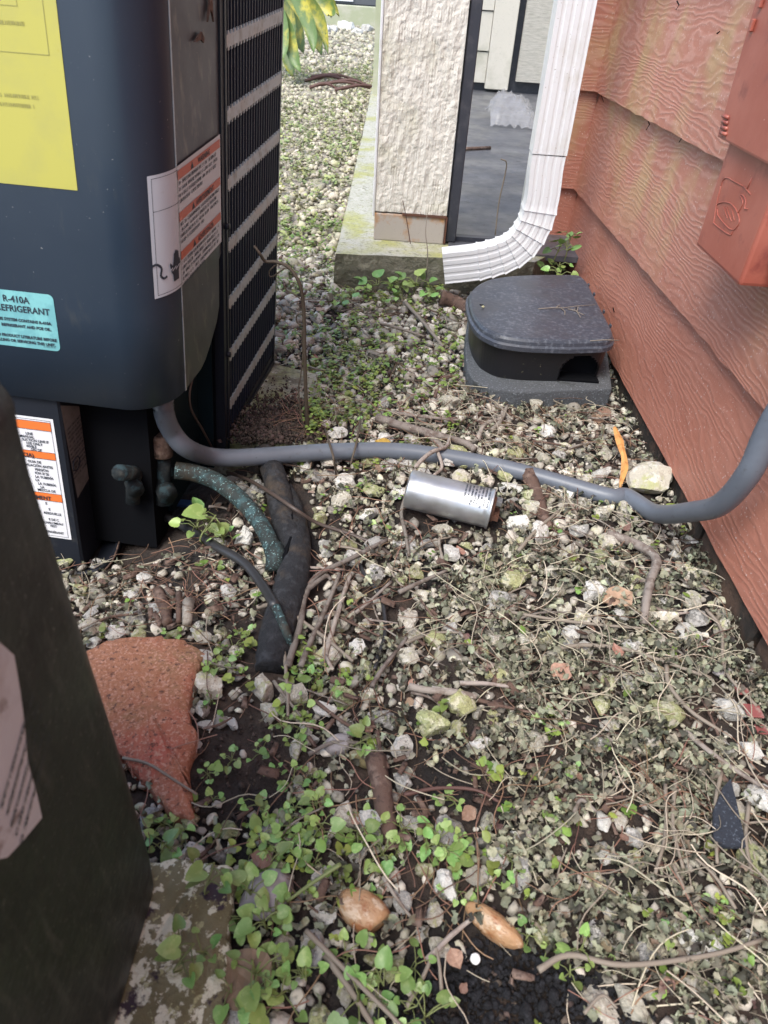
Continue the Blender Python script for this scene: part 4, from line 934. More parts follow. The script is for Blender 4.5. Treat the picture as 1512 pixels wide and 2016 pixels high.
special = [(870, 1040, 46, 'pale', 'blocky cream stone with a brown scar propping the capacitor'), (840, 1068, 30, 'white', 0), (916, 1070, 30, 'mossy', 0), (956, 1078, 34, 'grey', 0), (785, 1068, 34, 'white', 0), (790, 1140, 36, 'mossy', 0), (893, 1020, 20, 'grey', 0),
    (1278, 940, 100, 'pale', 'big pitted cream rock leaning by the foundation behind the conduit'), (1330, 1090, 34, 'white', 0), (1355, 1058, 34, 'grey', 0), (638, 1390, 52, 'white', 'bright white jagged stone among the clover leaves'), (600, 1430, 34, 'white', 0), (520, 1350, 72, 'pale', 'broad banded cream stone at the end of the foam sleeve'),
    (418, 1338, 66, 'pale', 'angular cream rock touching the right edge of the terracotta stone'), (288, 1130, 44, 'white', 0), (262, 1168, 34, 'white', 0), (228, 1235, 52, 'white', 0), (183, 1200, 36, 'white', 0), (185, 1265, 30, 'white', 0), (192, 1110, 30, 'white', 0), (272, 1245, 36, 'mossy', 0), (343, 1245, 30, 'mossy', 0), (388, 1232, 28, 'white', 0), (433, 1238, 40, 'mossy', 0),
    (405, 1425, 30, 'white', 0), (400, 1395, 34, 'white', 0), (387, 1468, 24, 'white', 0), (800, 1290, 52, 'pale', 0), (790, 1330, 40, 'pale', 0), (725, 1318, 44, 'mossy', 0), (852, 1415, 66, 'mossy', 'wide yellow green stone in the middle of the debris'), (905, 1430, 38, 'mossy', 0), (930, 1368, 26, 'pale', 0),
    (1218, 1608, 38, 'pale', 0), (1128, 1520, 32, 'pale', 0), (1100, 1640, 46, 'pale', 0), (1335, 1370, 26, 'grey', 0), (580, 1405, 34, 'mossy', 0), (618, 1452, 24, 'white', 0), (585, 1470, 38, 'pale', 0), (688, 1432, 44, 'grey', 0), (790, 1535, 42, 'grey', 0),
    (787, 1765, 44, 'white', 0), (770, 1898, 52, 'mossy', 0), (865, 1865, 46, 'pale', 0), (680, 1950, 40, 'pale', 0), (742, 1965, 48, 'pale', 0), (830, 1833, 30, 'white', 0), (732, 1888, 30, 'mossy', 0), (940, 1720, 46, 'pale', 0), (855, 1790, 44, 'pale', 0), (672, 1740, 28, 'mossy', 0), (1220, 1845, 46, 'pale', 0), (1200, 1790, 30, 'white', 0), (1070, 1835, 44, 'mossy', 0), (1300, 1185, 40, 'grey', 0), (1150, 990, 40, 'pale', 0), (1100, 895, 36, 'white', 0), (980, 870, 30, 'white', 0), (1010, 1290, 36, 'pale', 0), (1155, 1270, 34, 'white', 0), (460, 1420, 34, 'white', 0), (640, 1660, 30, 'grey', 0), (600, 1690, 34, 'pale', 0), (940, 1400, 30, 'pale', 0), (1190, 1140, 40, 'grey', 0), (1040, 1090, 36, 'pale', 0), (700, 1150, 36, 'pale', 0), (850, 1200, 34, 'mossy', 0)]
for px, py, s, tn, lb in special:
    p = G(px, py+s*.25); r = s/2*np.linalg.norm(p-CAM)/FPX*1.0
    putstone(p[0], p[1], r, tn, label=lb or None, sink=.25)
p = G(1278, 945)
def cob(px, py, wpx, hpx, m, rz, lb, k, rough=0):
    p = G(px, py); d_ = np.linalg.norm(p-CAM)/FPX; me = mk('cobble', *COB[k], m, True)
    o = putstone(p[0], p[1], wpx/2*d_, 'x', me=me, name='cobble', label=lb, rz=rz, sink=.3, sq=(1, hpx/wpx*1.05, .8)); o.rotation_euler = (0, 0, rz); o['group'] = 'smooth cobbles'
cob(718, 1805, 104, 70, m_cob, -.5, 'smooth orange brown cobble at the bottom between green sprouts', 0)
cob(970, 1832, 112, 54, m_cob, -.6, 'orange cobble half hidden at the edge of the black compost', 1)
cob(524, 1775, 105, 92, m_cobg, .9, 'large grey purple cobble behind the clover sprouts beside the lichen slab', 2)
cob(722, 1502, 74, 46, m_cobo, -.2, 'glossy olive brown cobble at the top of the bark stick', 1)
cob(668, 1432+40, 60, 46, m_cobg, .3, 'dark rounded pebble among clover in the middle', 0)
cob(1418, 1330, 40, 26, m_cobg, .3, 'small purple grey pebble near the wall foundation', 2)
# random fill, sizes falling off
X, Y = cand(26000, -.72, .47, .16, 1.98)
PXx, PYy = pxof(X, Y)
dst = .42+blobs(PXx, PYy, [(760, 700, 330, 190, .7), (900, 1000, 350, 110, .35), (800, 1200, 260, 120, .25), (480, 1370, 120, 80, .3), (780, 1870, 150, 110, .3), (600, 600, 130, 130, .4)])
dst -= blobs(PXx, PYy, [(650, 612, 120, 32, .7), (470, 1500, 110, 75, .9), (930, 1560, 160, 55, .5), (960, 1960, 150, 85, 1.5), (330, 1030, 150, 60, .9), (1230, 1400, 330, 180, .26), (1300, 1750, 260, 250, .28), (1350, 1600, 80, 90, .4), (560, 850, 70, 40, .8), (350, 1180, 140, 60, .2), (650, 1600, 150, 60, .15)])
keep = (rng.random(len(X)) < np.clip(dst, .0, 1)) & ~blocked(X, Y, m=.008) & (PXx > -80) & (PXx < 1600) & (PYy < 2150)
X, Y, PXx, PYy = X[keep], Y[keep], PXx[keep], PYy[keep]
Rr = np.clip(rng.lognormal(math.log(.0076), .44, len(X)), .0035, .018)
order = np.argsort(-Rr); acc = []; cell = {}
def near(x, y, r, f=.80):
    cx, cy = int(x/.03), int(y/.03)
    for i in range(cx-1, cx+2):
        for j in range(cy-1, cy+2):
            for (a, b, c) in cell.get((i, j), ()):
                if (a-x)**2+(b-y)**2 < ((c+r)*f)**2: return True
    return False
def addc(x, y, r): cell.setdefault((int(x/.03), int(y/.03)), []).append((x, y, r))
for x, y, r in placed: addc(x, y, r)
for i in order:
    if not near(X[i], Y[i], Rr[i]): addc(X[i], Y[i], Rr[i]); acc.append(i)
    if len(acc) > 6500: break
acc = np.array(acc)
spx = Rr[acc]/np.hypot(np.hypot(X[acc], Y[acc]), H); inside = (PXx[acc] > 0) & (PXx[acc] < 1512) & (PYy[acc] < 2016)
rank = np.argsort(-spx*inside); NIND = 300-len(special)-6
moss_f = lambda px, py: np.clip(.30+.25*lfn(px/100, py/100, 1.7, 3)+blobs(px, py, [(800, 1200, 300, 200, .1), (900, 1400, 200, 100, .3), (250, 1180, 130, 90, -.25)]), 0, .85)
mass = []
for q, i in enumerate(acc[rank]):
    if q < NIND:
        u = random.random(); mf = float(moss_f(PXx[i], PYy[i])); tn = 'mossy' if u < mf*.7 else ('white' if u > .78 else ('grey' if u > .60 else 'pale'))
        putstone(X[i], Y[i], Rr[i]*1.08, tn)
    else:
        Mx = rotm(random.uniform(-.5, .5), random.uniform(-.5, .5), random.uniform(0, 6.28))*Rr[i]*1.05
        mass.append((random.randrange(14), Mx, np.array([X[i], Y[i], float(gz(X[i], Y[i]))+Rr[i]*.12]), random.random()))
massmesh('gravel', ROCKS, mass, m_gravel)
# pebbles between, and the far gravel
def scat(n, x0, x1, y0, y1, dfun, block=True, terr=True, m=0):
    X, Y = cand(n, x0, x1, y0, y1); a, b = pxof(X, Y)
    k = (rng.random(n) < dfun(X, Y, a, b)) & (a > -150) & (a < 1680) & (b < 2250) & (b > -60)
    if block: k &= ~blocked(X, Y, terr, m)
    return X[k], Y[k], a[k], b[k]
def masses(name, protos, XY, szf, m, zoff=.0, tiltr=.6, smooth=False, rndf=None, znoise=0):
    T = []
    for x, y, a, b in zip(*XY):
        s = szf(x, y); Mx = rotm(rng.uniform(-tiltr, tiltr), rng.uniform(-tiltr, tiltr), rng.uniform(0, 6.28))*s
        T.append((int(rng.integers(len(protos))), Mx, np.array([x, y, float(gz(x, y))+s*zoff+(rng.random()*znoise)]), float(rng.random() if rndf is None else rndf(x, y, a, b))))
    if T: return massmesh(name, protos, T, m, smooth)
bare = lambda a, b: blobs(a, b, [(470, 1500, 105, 70, 1), (930, 1555, 140, 45, .7), (960, 1960, 160, 85, 1.2), (330, 1040, 150, 60, .8), (560, 850, 70, 40, .8), (1340, 1570, 60, 60, .7)])
masses('fine_gravel', ROCKL, scat(15000, -.72, .46, .16, 2.0, lambda X, Y, a, b: np.clip(.55-bare(a, b), .02, 1)), lambda x, y: float(np.clip(rng.lognormal(math.log(.0040), .4), .002, .008)), m_gravel, .3)
masses('far_gravel', ROCKL, scat(21000, -2.2, -.165, 1.75, 6.0, lambda X, Y, a, b: np.clip(.75+.4*lfn(X, Y, 5, 1), .2, 1)), lambda x, y: float(np.clip(rng.lognormal(math.log(.0098), .4), .005, .022)), m_fargr, .25)
masses('far_gravel', ROCKL, scat(15000, -4.5, -.25, 6.0, 14.0, lambda X, Y, a, b: np.clip(.8+0*X, .2, 1)), lambda x, y: float(np.clip(rng.lognormal(math.log(.018), .4), .008, .05)), m_fargr, .25)
# soil crumbs
OCT = [([(1, 0, 0), (0, .8, .1), (-.9, 0, 0), (0, -1, -.1), (0, .1, .7), (.1, 0, -.7)], [(0, 1, 4), (1, 2, 4), (2, 3, 4), (3, 0, 4), (1, 0, 5), (2, 1, 5), (3, 2, 5), (0, 3, 5)])]
masses('soil_crumbs', OCT, scat(42000, -.72, .47, .16, 2.0, lambda X, Y, a, b: np.clip(.35+bare(a, b), 0, 1)), lambda x, y: float(np.clip(rng.lognormal(math.log(.0016), .55), .0006, .006)), m_crumb, .4, 3)
def onpad(n, a0_, a1_, b0_, b1_):
    a = rng.normal((a0_+a1_)/2, (a1_-a0_)/4.2, n); b = rng.normal((b0_+b1_)/2, (b1_-b0_)/4.2, n); kp = (a < 632) & (b > 740) & (b < 872); a, b = a[kp], b[kp]; P = [G(i, j, .027) for i, j in zip(a, b)]
    return np.array([p[0] for p in P]), np.array([p[1] for p in P]), a, b
def massat(name, protos, XY, szf, m, z, tiltr=.6, zn=.01):
    T = [(int(rng.integers(len(protos))), rotm(rng.uniform(-tiltr, tiltr), rng.uniform(-tiltr, tiltr), rng.uniform(0, 6.28))*szf(), np.array([x, y, z+rng.random()*zn]), float(rng.random())) for x, y, a, b in zip(*XY)]
    return massmesh(name, protos, T, m)
massat('soil_crumbs', OCT, onpad(4200, 440, 630, 790, 900), lambda: float(np.clip(rng.lognormal(math.log(.0022), .5), .001, .007)), m_crumb, .024, 3, .010)
massat('soil_crumbs', OCT, onpad(900, 490, 640, 740, 885), lambda: float(np.clip(rng.lognormal(math.log(.0016), .5), .001, .004)), m_crumb, .027, 3, .002)
masses('compost_clods', [rock(i+200, 1) for i in range(5)], scat(30000, -.1, .42, .16, .42, lambda X, Y, a, b: np.clip(blobs(a, b, [(970, 1965, 180, 90, 2.2), (1130, 2030, 130, 70, 1.6), (860, 2000, 60, 60, .8)])-.25, 0, 1), m=-.1), lambda x, y: float(np.clip(rng.lognormal(math.log(.0015), .5), .0006, .006)), m_blacksoil, .9, 3)
# ---- leaves
def heart(fold=.3, n=5):
    pts = [(0, .0), (.18, -.10), (.42, -.05), (.52, .25), (.42, .6), (.2, .88), (0, 1.02)]
    V = [(0, 0, 0), (0, .35, -.04), (0, .7, -.03), (0, 1.02, -.10)]; R_ = [(x, y, x*fold-.12*y*y) for x, y in pts[1:-1]]; L__ = [(-x, y, z) for x, y, z in R_]
    V = V+R_+L__; F = []
    for o in (4, 9):
        q = [(0, o, o+1), (0, o+1, 1), (1, o+1, o+2), (1, o+2, 2), (2, o+2, o+3), (2, o+3, 3), (3, o+3, o+4), ]
        q = [(0, o, o+1, 1), (1, o+1, o+2), (1, o+2, 2), (2, o+2, o+3), (2, o+3, o+4, 3)]
        F += q if o == 4 else [t[::-1] for t in q]
    return [(x, y, z) for x, y, z in V], F
HE = [heart(.3), heart(.05), heart(-.2), heart(.55)]
def crinkle(seed):
    r = np.random.default_rng(seed); V = []; w = r.uniform(.6, 1)
    for j in range(4):
        for i in range(4):
            x, y = i/3*2-1, j/3*2-1; k = 1-.35*(abs(x)*abs(y)); V.append((x*w*k*.62*(1-.35*max(0, y))+r.normal(0, .12), y*k*.85+r.normal(0, .12), .45*(x*x*r.uniform(-.5, 1))+r.normal(0, .24)))
    return V, [(j*4+i, j*4+i+1, j*4+i+5, j*4+i+4) for j in range(3) for i in range(3)]
CR_ = [crinkle(i) for i in range(14)]
deadd = lambda X, Y, a, b: np.clip((.19+blobs(a, b, [(1200, 1350, 280, 190, .95), (1330, 1780, 280, 260, 1.), (1100, 1680, 170, 170, .7), (900, 1220, 120, 75, .6), (1060, 1120, 130, 80, .5), (1010, 1450, 130, 90, .5), (1380, 1200, 110, 130, .6), (1150, 1960, 120, 90, .5), (700, 1010, 120, 60, .15), (1480, 1450, 120, 200, .6)])-.6*bare(a, b)-blobs(a, b, [(970, 1965, 170, 85, 2.0), (1430, 1605, 45, 75, 1.2), (950, 1555, 150, 40, .5)]))*(.55+1.1*lfn(X, Y, 38, 2)+.6*lfn(X, Y, 90, 7)), 0, 1)
masses('withered_vine_mat', CR_, scat(62000, -.5, .46, .16, 1.3, deadd), lambda x, y: float(rng.uniform(.0026, .0078)), m_dead, 1.0, 1.1, znoise=.012)
# dense tiny clover far away, sparse near
gd = lambda X, Y, a, b: np.clip(blobs(a, b, [(700, 760, 75, 90, 1.2), (650, 700, 110, 40, .5), (580, 330, 120, 200, .35), (690, 260, 40, 200, .35), (620, 560, 90, 60, .3), (800, 560, 70, 40, .8), (880, 690, 90, 110, .22), (600, 1350, 110, 90, .28), (470, 1270, 90, 60, .35), (650, 1700, 210, 120, .35), (500, 1850, 100, 140, .45), (1000, 1640, 200, 90, .25), (1400, 1850, 150, 200, .12), (1100, 570, 40, 60, .9)])*(.8+.9*lfn(X, Y, 30, 5))+.015, 0, 1)
def clover(seed, n=4):
    r = np.random.default_rng(seed); V = []; F = []
    for k in range(n):
        a = 6.28*k/n+r.uniform(-.4, .4); v, f = HE[int(r.integers(4))]; M_ = rotm(r.uniform(-.1, .5), r.uniform(-.3, .3), a)*r.uniform(.6, 1.)
        p = np.array([r.uniform(-.5, .5), r.uniform(-.5, .5), r.uniform(.4, 1.8)]); o = len(V); V += [tuple(q) for q in np.array(v)@M_.T+p]; F += [tuple(i+o for i in t) for t in f]
        st_ = np.array([r.uniform(-.3, .3), r.uniform(-.3, .3), -.2]); o = len(V); V += [tuple(st_), tuple(st_+[.1, 0, 0]), tuple(p)]; F.append((o, o+1, o+2))
    return V, F
CL_ = [clover(i, 3+i % 3) for i in range(8)]
def csz(x, y): return float(rng.uniform(.005, .0095))*(1+max(0, y-2)*.45)
masses('ground_clover', CL_, scat(22000, -.6, .46, .16, 2.3, gd), csz, m_grn2, .3, .35, znoise=.004)
masses('ground_clover', CL_, scat(14000, -2.6, -.16, 2.0, 7.5, lambda X, Y, a, b: np.clip(.24+.75*lfn(X, Y, 2.6, 4)+.3*(X > -.5), 0, .9)), lambda x, y: float(rng.uniform(.008, .017)), m_grn3, .3, .35)
massat('ground_clover', CL_, onpad(60, 600, 645, 760, 885), lambda: float(rng.uniform(.005, .009)), m_grn2, .027, .35, .006)
# moss leaves creeping on slab edge
# needles and straw
def needle(seed, L=1., curve=.15, r=.010):
    q = np.random.default_rng(seed); k1, k2, k3 = q.uniform(-1, 1), q.uniform(-.5, .5), q.uniform(0, 3); P = [np.array([t*L-.5*L, curve*(k1*math.sin(t*3.1)+k2*math.sin(t*6.2+k3)), .05*math.sin(t*3.1)+.03*k2*math.sin(t*7+k3)]) for t in np.linspace(0, 1, 9)]
    return tube(P, r, 3, cap=False)
ND = [needle(i) for i in range(6)]; STW = [needle(i+20, curve=.27, r=.0095) for i in range(8)]
nd = lambda X, Y, a, b: np.clip(.22-blobs(a, b, [(970, 1965, 180, 90, .5)])+blobs(a, b, [(1000, 800, 250, 90, .6), (620, 1220, 220, 110, .5), (350, 1160, 160, 70, .6), (850, 1560, 200, 80, .4), (1350, 1560, 140, 90, .9), (700, 880, 100, 50, .6), (820, 1750, 250, 120, .2), (600, 260, 150, 40, .4)]), 0, 1)
masses('pine_needles', ND, scat(7500, -.62, .44, .16, 1.95, nd, terr=False), lambda x, y: float(rng.uniform(.03, .075)), m_needle, .0, .10, znoise=.018)
massat('pine_needles', ND, onpad(60, 510, 630, 770, 880), lambda: float(rng.uniform(.03, .06)), m_needle, .029, .08, .008)
sd_ = lambda X, Y, a, b: np.clip(.08+blobs(a, b, [(1250, 1330, 250, 160, .8), (1350, 1750, 230, 230, .9), (1050, 1150, 200, 120, .45), (1330, 1480, 120, 120, .7), (950, 860, 200, 60, .5), (650, 1780, 150, 120, .2)]), 0, 1)
masses('dry_vine_stems', STW, scat(5200, -.5, .44, .16, 1.6, sd_), lambda x, y: float(rng.uniform(.025, .085)), m_straw, .0, .22, znoise=.022)
# bark chips
CH = [bevel(box((-1, -.35, -.1), (1, .35, .1)), .05, 1) for _ in range(1)]
masses('bark_chips', [(np.array(CH[0][0])*[1, random.uniform(.6, 1.4), 1]+rng.normal(0, .09, (len(CH[0][0]), 3)), CH[0][1]) for _ in range(6)], scat(2600, -.6, .44, .2, 1.9, lambda X, Y, a, b: np.clip(.25+blobs(a, b, [(350, 1160, 170, 70, .5), (900, 820, 200, 60, .4), (560, 870, 80, 40, .8)]), 0, 1)), lambda x, y: float(rng.uniform(.003, .010)), m_bark, 1.2, .4, znoise=.006)
# ---- named twigs
def stick(name, pts, rpx, m, label, cat='twig', h=.006, smooth=True, n=7, wob=.22, sp_=5):
    P = []
    for q in pts:
        P.append(GH(q[0], q[1], q[2] if len(q) > 2 else h))
    d_ = np.linalg.norm(np.mean(P, 0)-CAM)/FPX; R_ = [k*d_ for k in (rpx if hasattr(rpx, '__len__') else [rpx, rpx*.75])]
    return solo(name, tube(smoothpath(P, sp_), R_, n, wob=wob), m, label, cat, smooth, 'twigs and stems on the ground')
def stick2(name, branches, rpx, m, label, cat='twig', h=.015):
    V = []
    d_ = None
    for k, b in enumerate(branches):
        P = [GH(q[0], q[1], q[2] if len(q) > 2 else h) for q in b]; d_ = np.linalg.norm(np.mean(P, 0)-CAM)/FPX
        rr = rpx*(.75 if k else 1); V.append(tube(smoothpath(P, 5), [rr*d_, rr*.7*d_], 7, wob=.2))
    return solo(name, join(*V), m, label, cat, True, 'twigs and stems on the ground')
TW = [
 ('branch', [[(566, 1312), (590, 1235), (600, 1175), (625, 1133), (690, 1100), (762, 1063)], [(600, 1165), (640, 1135), (652, 1142)]], 7, m_twig, 'long pale grey forked branch running up from the foam sleeve to the capacitor'),
 ('twig', [[(592, 1312), (612, 1262), (645, 1190), (668, 1132)]], 6, m_twig, 'brownish split twig lying parallel to the long pale branch'),
 ('twig', [[(640, 1290), (655, 1240), (680, 1160), (690, 1130)], [(640, 1290), (655, 1320)]], 6, m_twig, 'second split twig right of the long pale branch'),
 ('twig', [[(700, 1207), (735, 1178), (770, 1145)]], 4, m_twig, 'short slanting twig beside the dark cable end'),
 ('twig', [[(785, 1166), (830, 1145), (880, 1123)]], 5, m_twig, 'short straight twig pointing toward the mossy stones under the capacitor'),
 ('twig', [[(732, 1352), (752, 1318), (792, 1268), (800, 1255)]], 5, m_twig, 'pale straight twig below the dark cable end'),
 ('stem', [[(505, 1196), (548, 1190), (585, 1216), (640, 1256), (695, 1302)]], 5, m_straw, 'bent straw coloured stem crossing the foam sleeve'),
 ('stick', [[(738, 1492, .012), (752, 1560, .014), (760, 1610, .012), (776, 1672, .006)]], 21, m_bark, 'thick bark covered stick in the middle of the clover'),
 ('twig', [[(742, 1440), (750, 1480), (765, 1512)]], 5, m_bark, 'slim dark twig leading to the thick bark stick'),
 ('stick', [[(805, 1352), (850, 1360), (905, 1365), (938, 1372)], [(850, 1355), (910, 1362)]], 8, m_twig, 'frayed brown stick lying level below the mossy stones'),
 ('twig', [[(905, 1345), (960, 1346), (1003, 1352)]], 5, m_twig, 'pale peeled twig right of the frayed brown stick'),
 ('stick', [[(1040, 932, .016), (1052, 965, .012), (1066, 1005, .010), (1078, 1042, .006)]], 16, m_bark, 'short stubby brown stick leaning on the conduit'),
 ('branch', [[(1195, 1052, .016), (1250, 1070, .022), (1292, 1100, .028), (1280, 1145, .026), (1272, 1185, .022), (1268, 1228, .014)]], 10, m_twig, 'crooked grey branch standing out near the foundation'),
 ('root', [[(742, 822), (790, 838), (835, 850), (880, 862), (915, 872), (935, 885)], [(835, 850), (870, 880), (882, 905)]], 9, m_twig, 'knotty grey root behind the conduit'),
 ('twig', [[(765, 812), (830, 820), (905, 828)]], 4, m_twig, 'straight pale twig above the knotty root'),
 ('twig', [[(812, 940, .02), (822, 915, .04), (850, 890, .04), (878, 880, .03), (885, 862, .02)], [(860, 885, .035), (870, 920, .02), (850, 938, .01)]], 5, m_twig, 'forked pale twig hooked over the conduit behind the capacitor'),
 ('twig', [[(800, 975, .015), (790, 1010, .01), (798, 1050), (805, 1095)]], 4.5, m_twig, 'thin twig leaning against the left end of the capacitor'),
 ('twig', [[(745, 636), (790, 648), (835, 662)]], 3, m_straw, 'thin straw twig on the gravel in front of the slab'),
 ('stem', [[(798, 596), (825, 625), (850, 655), (872, 682)]], 4, m_straw, 'flat straw blade on the gravel left of the bait box'),
 ('branch', [[(868, 585, .02), (895, 595, .015), (925, 612, .01)]], 15, m_bark, 'rotten dark branch between the white elbow and the bait box'),
 ('twig', [[(940, 865), (955, 835), (985, 825), (990, 805)]], 5, m_twig, 'curved pale twig in front of the grey paver'),
 ('twig', [[(965, 850), (985, 830), (998, 800)]], 5, m_twig, 'straight pale twig beside the curved one'),
 ('straw', [[(242, 1492, .024), (290, 1503, .026), (335, 1530, .025), (388, 1564, .018)]], 3, m_straw, 'pale straw lying across the terracotta stone'),
 ('stalk', [[(602, 1832, .02), (650, 1880, .02), (720, 1950, .02), (800, 2030, .02)]], 5, m_straw, 'upper of two long straw stalks at the bottom'),
 ('stalk', [[(640, 1880, .015), (690, 1950, .015), (740, 2030, .015)]], 6, m_straw, 'lower of two long straw stalks at the bottom'),
 ('twig', [[(800, 1985, .01), (830, 1930, .012), (852, 1880, .014)]], 4.5, m_straw, 'straw twig slanting beside the compost patch'),
 ('twig', [[(840, 1890, .01), (890, 1840, .012), (935, 1805, .01)]], 5, m_twig, 'grey twig between the two orange cobbles'),
 ('twig', [[(870, 1955, .012), (865, 1900, .02), (858, 1865, .03)]], 3.5, m_straw, 'thin upright straw near the compost patch'),
 ('stem', [[(640, 1718, .03), (670, 1702, .04), (615, 1738, .03), (565, 1775, .02)]], 4, m_grnstem, 'pale green runner stem above the orange cobble'),
 ('stick', [[(345, 1055-0), (340, 1050)]], 2, m_bark, ''),
 ('stick', [[(312, 1165), (325, 1200), (330, 1228)]], 13, m_bark, 'reddish brown bark stick above the terracotta stone'),
 ('stick', [[(352, 1168), (352, 1225)]], 7, m_bark, 'narrow brown stick beside the reddish one'),
 ('stick', [[(372, 1185), (368, 1228)]], 12, m_twig, 'stubby grey stick above the terracotta stone'),
 ('stem', [[(1092, 1278), (1150, 1270), (1230, 1278), (1300, 1300), (1400, 1335)]], 4.5, m_straw, 'long arched tan stem over the withered vine mat'),
 ('stem', [[(1005, 1205), (1080, 1218), (1180, 1230), (1300, 1240)]], 3.5, m_straw, 'thin level straw stem above the long arched one'),
 ('stem', [[(1390, 1200), (1420, 1240), (1428, 1320), (1490, 1390)]], 3.5, m_straw, 'kinked pale stem beside the foundation'),
 ('stem', [[(1312, 1310), (1318, 1350), (1360, 1400), (1420, 1440)]], 4.5, m_straw, 'hooked brownish stem right of the vine mat centre'),
 ('stem', [[(1350, 1440), (1410, 1490), (1470, 1530), (1512, 1555)]], 5, m_twig, 'brown stem slanting down to the shingle piece'),
 ('stem', [[(1420, 1520), (1408, 1590), (1412, 1700)]], 4, m_straw, 'upright straw crossing left of the shingle piece'),
 ('stem', [[(1475, 1580), (1468, 1650), (1480, 1720)]], 4, m_straw, 'upright straw crossing right of the shingle piece'),
 ('stem', [[(1310, 1545), (1310, 1640), (1290, 1720)]], 4, m_straw, 'leftmost straw of the heap left of the shingle piece'),
 ('stem', [[(1330, 1535), (1325, 1625), (1345, 1710)]], 4, m_straw, 'middle straw of the heap left of the shingle piece'),
 ('stem', [[(1325, 1700), (1360, 1775), (1410, 1825)]], 4, m_straw, 'straw slanting down from the heap below the shingle'),
 ('stem', [[(1060, 1910, .02), (1120, 1880, .02), (1230, 1900, .02), (1400, 1880, .02), (1500, 1850, .02)]], 5, m_straw, 'long arching tan stem in the lower right corner'),
 ('stem', [[(1150, 1995, .02), (1185, 1960, .02), (1215, 1985, .02)]], 3, m_straw, 'short curved root on the compost at the bottom'),
 ('twig', [[(1130, 1600), (1145, 1575), (1175, 1598)]], 4, m_twig, 'small bent twig in the middle right debris'),
 ('twig', [[(795, 1565), (860, 1552), (935, 1555), (985, 1580)]], 4, m_needle, 'reddish needle twig over the dark soil right of the bark stick'),
 ('twig', [[(620, 1380), (690, 1430), (740, 1430)]], 4, m_bark, 'dark reddish twig beside the bright white stone'),
 ('twig', [[(560, 1285), (566, 1360), (567, 1410)]], 4, m_straw, 'short upright straw at the foam sleeve end'),
 ('straw', [[(985, 1340), (1040, 1220)]], 0, m_straw, ''),
 ('twig', [[(1020, 1085), (1055, 1045), (1090, 1015), (1115, 995)]], 4, m_straw, 'pale curved straw rising toward the stubby stick'),
 ('twig', [[(640, 845, .01), (655, 895, .05), (662, 935, .01)]], 2.5, m_vine, 'wiry brown tendril crossing the conduit left'),
 ('twig', [[(712, 812), (702, 870, .04), (690, 915, .02)]], 2.5, m_vine, 'wiry brown tendril crossing the conduit beside the weeds'),
]
for nm, br_, r, m, lb in TW:
    if lb and r: stick2(nm, br_, r, m, lb, 'branch' if nm == 'branch' else ('stick' if nm == 'stick' else 'twig'))
# orange splinter
sp1 = [GH(*c) for c in ((1210, 842, .030), (1222, 880, .030), (1230, 915, .024), (1221, 960, .014))]
solo('wood_splinter', tube(smoothpath(sp1, 4), [.003, .0068, .0045, .0062, .0015], 5, wob=.2), m_splint, 'bright orange wood splinter standing up behind the conduit near the wall', 'splinter')
# more random twigs, one by one
X, Y, A_x, B_y = scat(900, -.5, .42, .25, 1.9, lambda X, Y, a, b: np.clip(.25+blobs(a, b, [(950, 830, 220, 70, .7), (700, 1200, 220, 130, .6), (1000, 1100, 200, 90, .4)]), 0, 1), m=.01)
for x, y, a, b in list(zip(X, Y, A_x, B_y))[:130]:
    L_t = random.uniform(.03, .09); an = random.uniform(-1.0, 1.0)+(0 if random.random() < .7 else 1.5); c = np.array([x, y, float(gz(x, y))+.013])
    dv = np.array([math.cos(an), math.sin(an), random.uniform(-.08, .12)]); bend = np.array([-dv[1], dv[0], 0])*random.uniform(-.15, .15)*L_t
    P = [c-dv*L_t/2, c+bend, c+dv*L_t/2]; r = random.uniform(.0009, .0026)
    solo('twig', tube(smoothpath(P, 4), [r, r*.6], 6, wob=.25), random.choice((m_twig, m_twig, m_bark, m_straw)), f"{'thick' if r > .0018 else 'thin'} {'long' if L_t > .06 else 'short'} dry twig {where(float(a), float(b))}", 'twig', True, 'twigs and stems on the ground')
# tall vine standing by the pad
vn = thing('dead_vine', 'thin dark dried vine standing up beside the concrete pad and grille', 'vine', G(607, 868))
def vp(a, b, y): return PY(a, b, y)
vy = G(607, 868)[1]
stem = [vp(607, 868, vy), vp(603, 800, vy-.01), vp(600, 700, vy-.02), vp(598, 610, vy-.03), vp(590, 560, vy-.04), vp(570, 528, vy-.04), (vp(545, 516, vy-.04)), vp(522, 514, vy-.04), vp(512, 500, vy-.05), vp(500, 484, vy-.05)]
part('stem', tube(smoothpath(stem, 6), [.0034, .0028, .0024, .0022, .0018], 8, wob=.15), m_vine, vn, True)
for t in ([(603, 860), (592, 810), (588, 765), (592, 740), (596, 700), (594, 650)], [(596, 640), (585, 635), (584, 622), (592, 618), (598, 624)], [(596, 592), (580, 580), (565, 572), (558, 560)], [(560, 528), (535, 545), (530, 535), (542, 522)]):
    part('tendril', tube(smoothpath([vp(a, b, vy-.02) for a, b in t], 5), .0011, 5), m_vine, vn, True)
